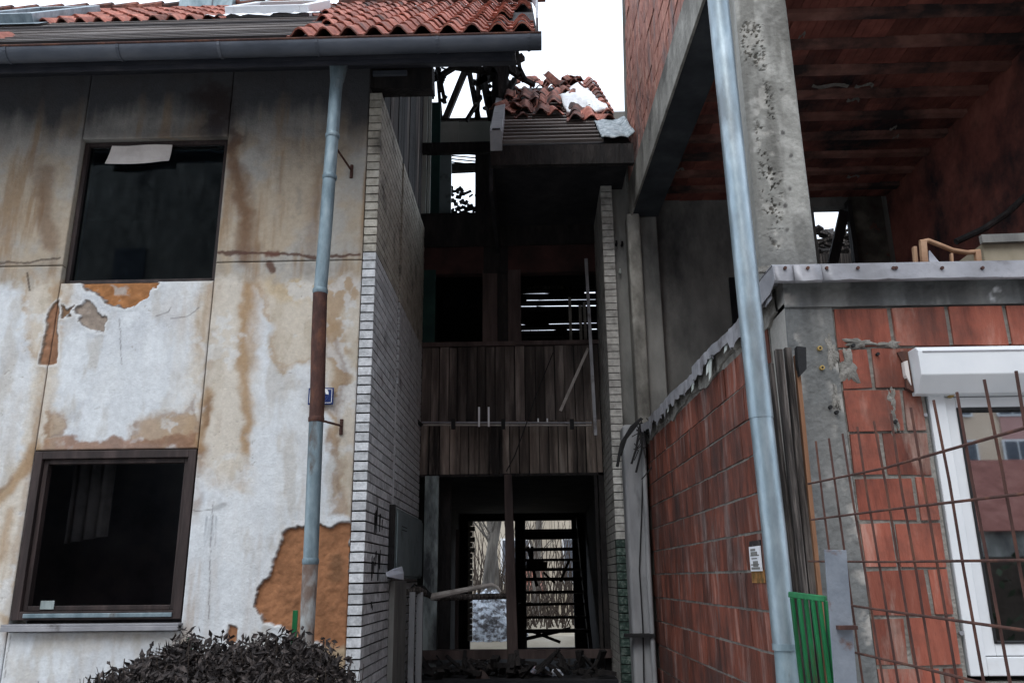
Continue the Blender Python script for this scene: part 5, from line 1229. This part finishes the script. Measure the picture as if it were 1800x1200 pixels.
for k in range(260):
    x = random.uniform(x_lo, x_hi); y = 4.9+random.uniform(-.25,.25); zt_ = htop(x)
    p0 = Vector((x, y, .0)); p1 = Vector((x+random.gauss(0,.06), y+random.gauss(0,.06), zt_*.6)); p2 = Vector((p1.x+random.gauss(0,.07), p1.y+random.gauss(0,.07), zt_+random.gauss(-.01,.03)))
    tw.tube([p0, p1, p2], [.007,.005,.0015], 4, False)
o = tw.build('twigs', M['twig'], hd); o['kind'] = 'stuff'

# ------------------------------------------------------------------ yard behind the passage
def tree(u, v_, Y, r, lean, label, h=6):
    t = empty('bare_tree', W(u, v_, Y=Y), label, 'tree', 'bare trees behind the houses')
    b0 = W(u, v_, Y=Y); b0.z = .4
    tr = MB().tube([b0, b0+Vector((lean*.3, 0, h*.3)), b0+Vector((lean*.8, .1, h*.65)), b0+Vector((lean, 0, h))], [r*1.3, r, r*.75, r*.3], 10).build('trunk', M['bark'], t, smooth=True)
    cr = MB()
    for k in range(26):
        z_ = random.uniform(.25,1)*h; p = b0+Vector((lean*z_/h, 0, z_)); q = Vector((random.uniform(-1,1), random.uniform(-.7,.7), random.uniform(.4,1.2))).normalized()*random.uniform(.6,1.7)
        cr.tube([p, p+q*.5+Vector((0,0,.1)), p+q], [r*.22,r*.13,r*.04], 5, False)
        for j in range(4): s_ = p+q*random.uniform(.3,.9); cr.tube([s_, s_+Vector((random.uniform(-.4,.4), random.uniform(-.4,.4), random.uniform(.1,.6)))], [r*.06,.003], 4, False)
    cr.build('crown', M['bark'], t)
tree(846,1100,17.5,.11,.75,'thick bare tree leaning right, seen through the left rear doorway')
tree(878,1100,19.5,.09,-.45,'slim bare tree leaning left, seen through the left rear doorway')
tree(940,1050,24,.10,.3,'distant bare tree seen between the stair treads')
pm = MB(); n = 26
for j in range(n+1):
    for i in range(n+1):
        u, v_ = i/n*2-1, j/n*2-1; h = max(-.05, (1-u*u)*(1-v_*v_)*.95+.05*math.sin(i*1.9+j*.8)+.05*math.sin(j*2.3-i)+random.uniform(-.02,.02)); pm.v.append((W(862,1090,Y=17).x+u*.8, 16.6+v_*.9, .4+h))
for j in range(n):
    for i in range(n): q = j*(n+1)+i; pm.f.append((q, q+1, q+n+2, q+n+1))
o = pm.build('snow_heap', mat('dirty_snow', [(.05,.045,.045),(.12,.115,.12),(.6,.65,.72),(.8,.83,.88)], 5, .8, .8, 20, stretch=(1.6,1,2.6), dist=.03), smooth=True); tag(o, 'heap of dirty snow seen through the left rear doorway', 'snow')
br = MB()
for k in range(420):
    x = random.uniform(-2.2, 2.6); y = random.uniform(19, 23); z0 = .3; p = Vector((x, y, z0)); q = Vector((x+random.gauss(0,.5), y+random.gauss(0,.3), z0+random.uniform(.6, 3.0))); r_ = random.uniform(.006,.02)
    br.tube([p, (p+q)/2+Vector((random.gauss(0,.12),0,0)), q], [r_*1.3, r_, r_*.3], 4, False)
o = br.build('brushwood', M['twig']); tag(o, 'bare tangled brushwood in the yard behind the passage', 'bush', kind='stuff')
bb_ = empty('far_building', (2, 33, 0), 'pale building with red brick parts seen through the rear openings', 'building')
MB().box(-8, 12, 33, 40, 0, 7).build('wall', mat('far_cream_render', [(.24,.21,.17),(.33,.29,.235),(.40,.36,.30)], .8, .9, .1), bb_)
for k in range(7):
    x = -6+k*2.4
    f = MB().box(x-.08, x+1.08, 32.93, 32.99, 1.4, 3.1).build('window', M['pvc'], bb_); MB().box(x, x+1, 32.90, 32.925, 1.48, 3.02).build('pane', M['gutter'], f)
rwb = MB()
for k in range(5): rwb.box(-.3, .35, 27.9, 28.0, .4+k*.28, .4+k*.28+.2)
rwb.box(-.3, .35, 28.01, 28.2, .3, 1.9)
o = rwb.build('brick_shed', M['gable']); tag(o, 'small red brick shed beyond the stair treads', 'shed')
fb = empty('yard_wall', (0, 25, .3), 'low pale wall crossing the yard behind the passage', 'wall')
MB().box(-7, 7, 25, 25.2, .2, 1.15).build('wall', M['sand'], fb)

# ------------------------------------------------------------------ across the street (seen in the window panes)
ab = empty('apartment_block', (14, -40, 0), 'tan and pink apartment block across the street, mirrored in the white window', 'building')
MB().box(-30, 44, -52, -40, 0, 27).build('wall', M['blockwall'], ab)
for xx in (-26, -18, -9, 1, 11, 17, 23, 29, 39): MB().box(xx-1.9, xx+1.9, -39.96, -39.9, 0, 26.6).build('pink_bay', M['pinkwall'], ab)
wme = MB().box(-.85, .85, -.02, .06, 0, 1.55).mesh('window', M['pvc']); pme = MB().box(-.72, .72, .07, .09, .12, 1.43).mesh('pane', M['gutter']); mme = MB().box(-.03, .03, .1, .13, .1, 1.45).mesh('mullion', M['pvc'])
for f_ in range(9):
    for k in range(23):
        x = -28+k*3.1; wn = inst('window', wme, ab, (x, -39.86, 1.6+f_*2.9)); inst('pane', pme, wn, (x, -39.86, 1.6+f_*2.9)); inst('mullion', mme, wn, (x, -39.86, 1.6+f_*2.9))
oh = empty('house_across', (-16, -14, 0), 'dark gabled house across the street, mirrored in the upper left window', 'house')
g1, g2 = W(345,248,Y=26.7), W(400,280,Y=26.7); sl_ = (g2.z-g1.z)/(g2.x-g1.x); xr_ = g2.x+2
MB().prism([(xr_, -14, 0), (xr_, -14, g1.z+sl_*(xr_-g1.x)), (g1.x-1, -14, g1.z-sl_), (g1.x-9, -14, g1.z-sl_), (g1.x-14, -14, g1.z-6), (g1.x-14, -14, 0)], (0, -8, 0)).build('wall', M['stucco'], oh)
for zz in (3, 6, 9, 11.6):
    for xx in (-19, -16.5, -14): MB().box(xx-.55, xx+.55, -13.98, -13.9, zz, zz+1.3).build('window', M['gutter'], oh)
lh = empty('low_house', (13, -22, 0), 'low house with red roof across the street, mirrored in the white window', 'house')
MB().box(6, 20, -26, -20, 0, 3.0).build('wall', M['stucco'], lh)
MB().prism([(5.5,-19.6,2.9),(5.5,-23,5.6),(5.5,-26.4,2.9)], (15,0,0)).build('roof', M['farroof'], lh)
hb = MB(); rng = np.random.RandomState(5)
hgt = empty('street_hedge', (6, -9, 0), 'dark evergreen hedge along the far side of the street', 'hedge')
for k in range(5000):
    x = rng.uniform(-14, 22); y = -9+rng.uniform(-.6,.6); z_ = rng.uniform(0, 2.1+.3*math.sin(x*1.3)); s_ = .12
    d = rng.normal(size=(2,3)); d /= np.linalg.norm(d, axis=1)[:,None]
    p = np.array((x,y,z_)); hb.add([p-d[0]*s_, p-d[1]*s_*.5, p+d[0]*s_, p+d[1]*s_*.5], [(0,1,2,3)])
me = bpy.data.meshes.new('leaves'); me.from_pydata(hb.v, [], hb.f); me.materials.append(mat('evergreen_leaf', [(.01,.015,.008),(.025,.04,.018)], 5, .8, .1)); o = inst('leaves', me, hgt); o['kind'] = 'stuff'
o = MB().box(-14, 22, -9.2, -8.8, 0, 1.9).build('branches', M['twig'], hgt)
print('objects', len(bpy.data.objects), 'tris', sum(len(o.data.polygons) for o in bpy.data.objects if o.type == 'MESH'))
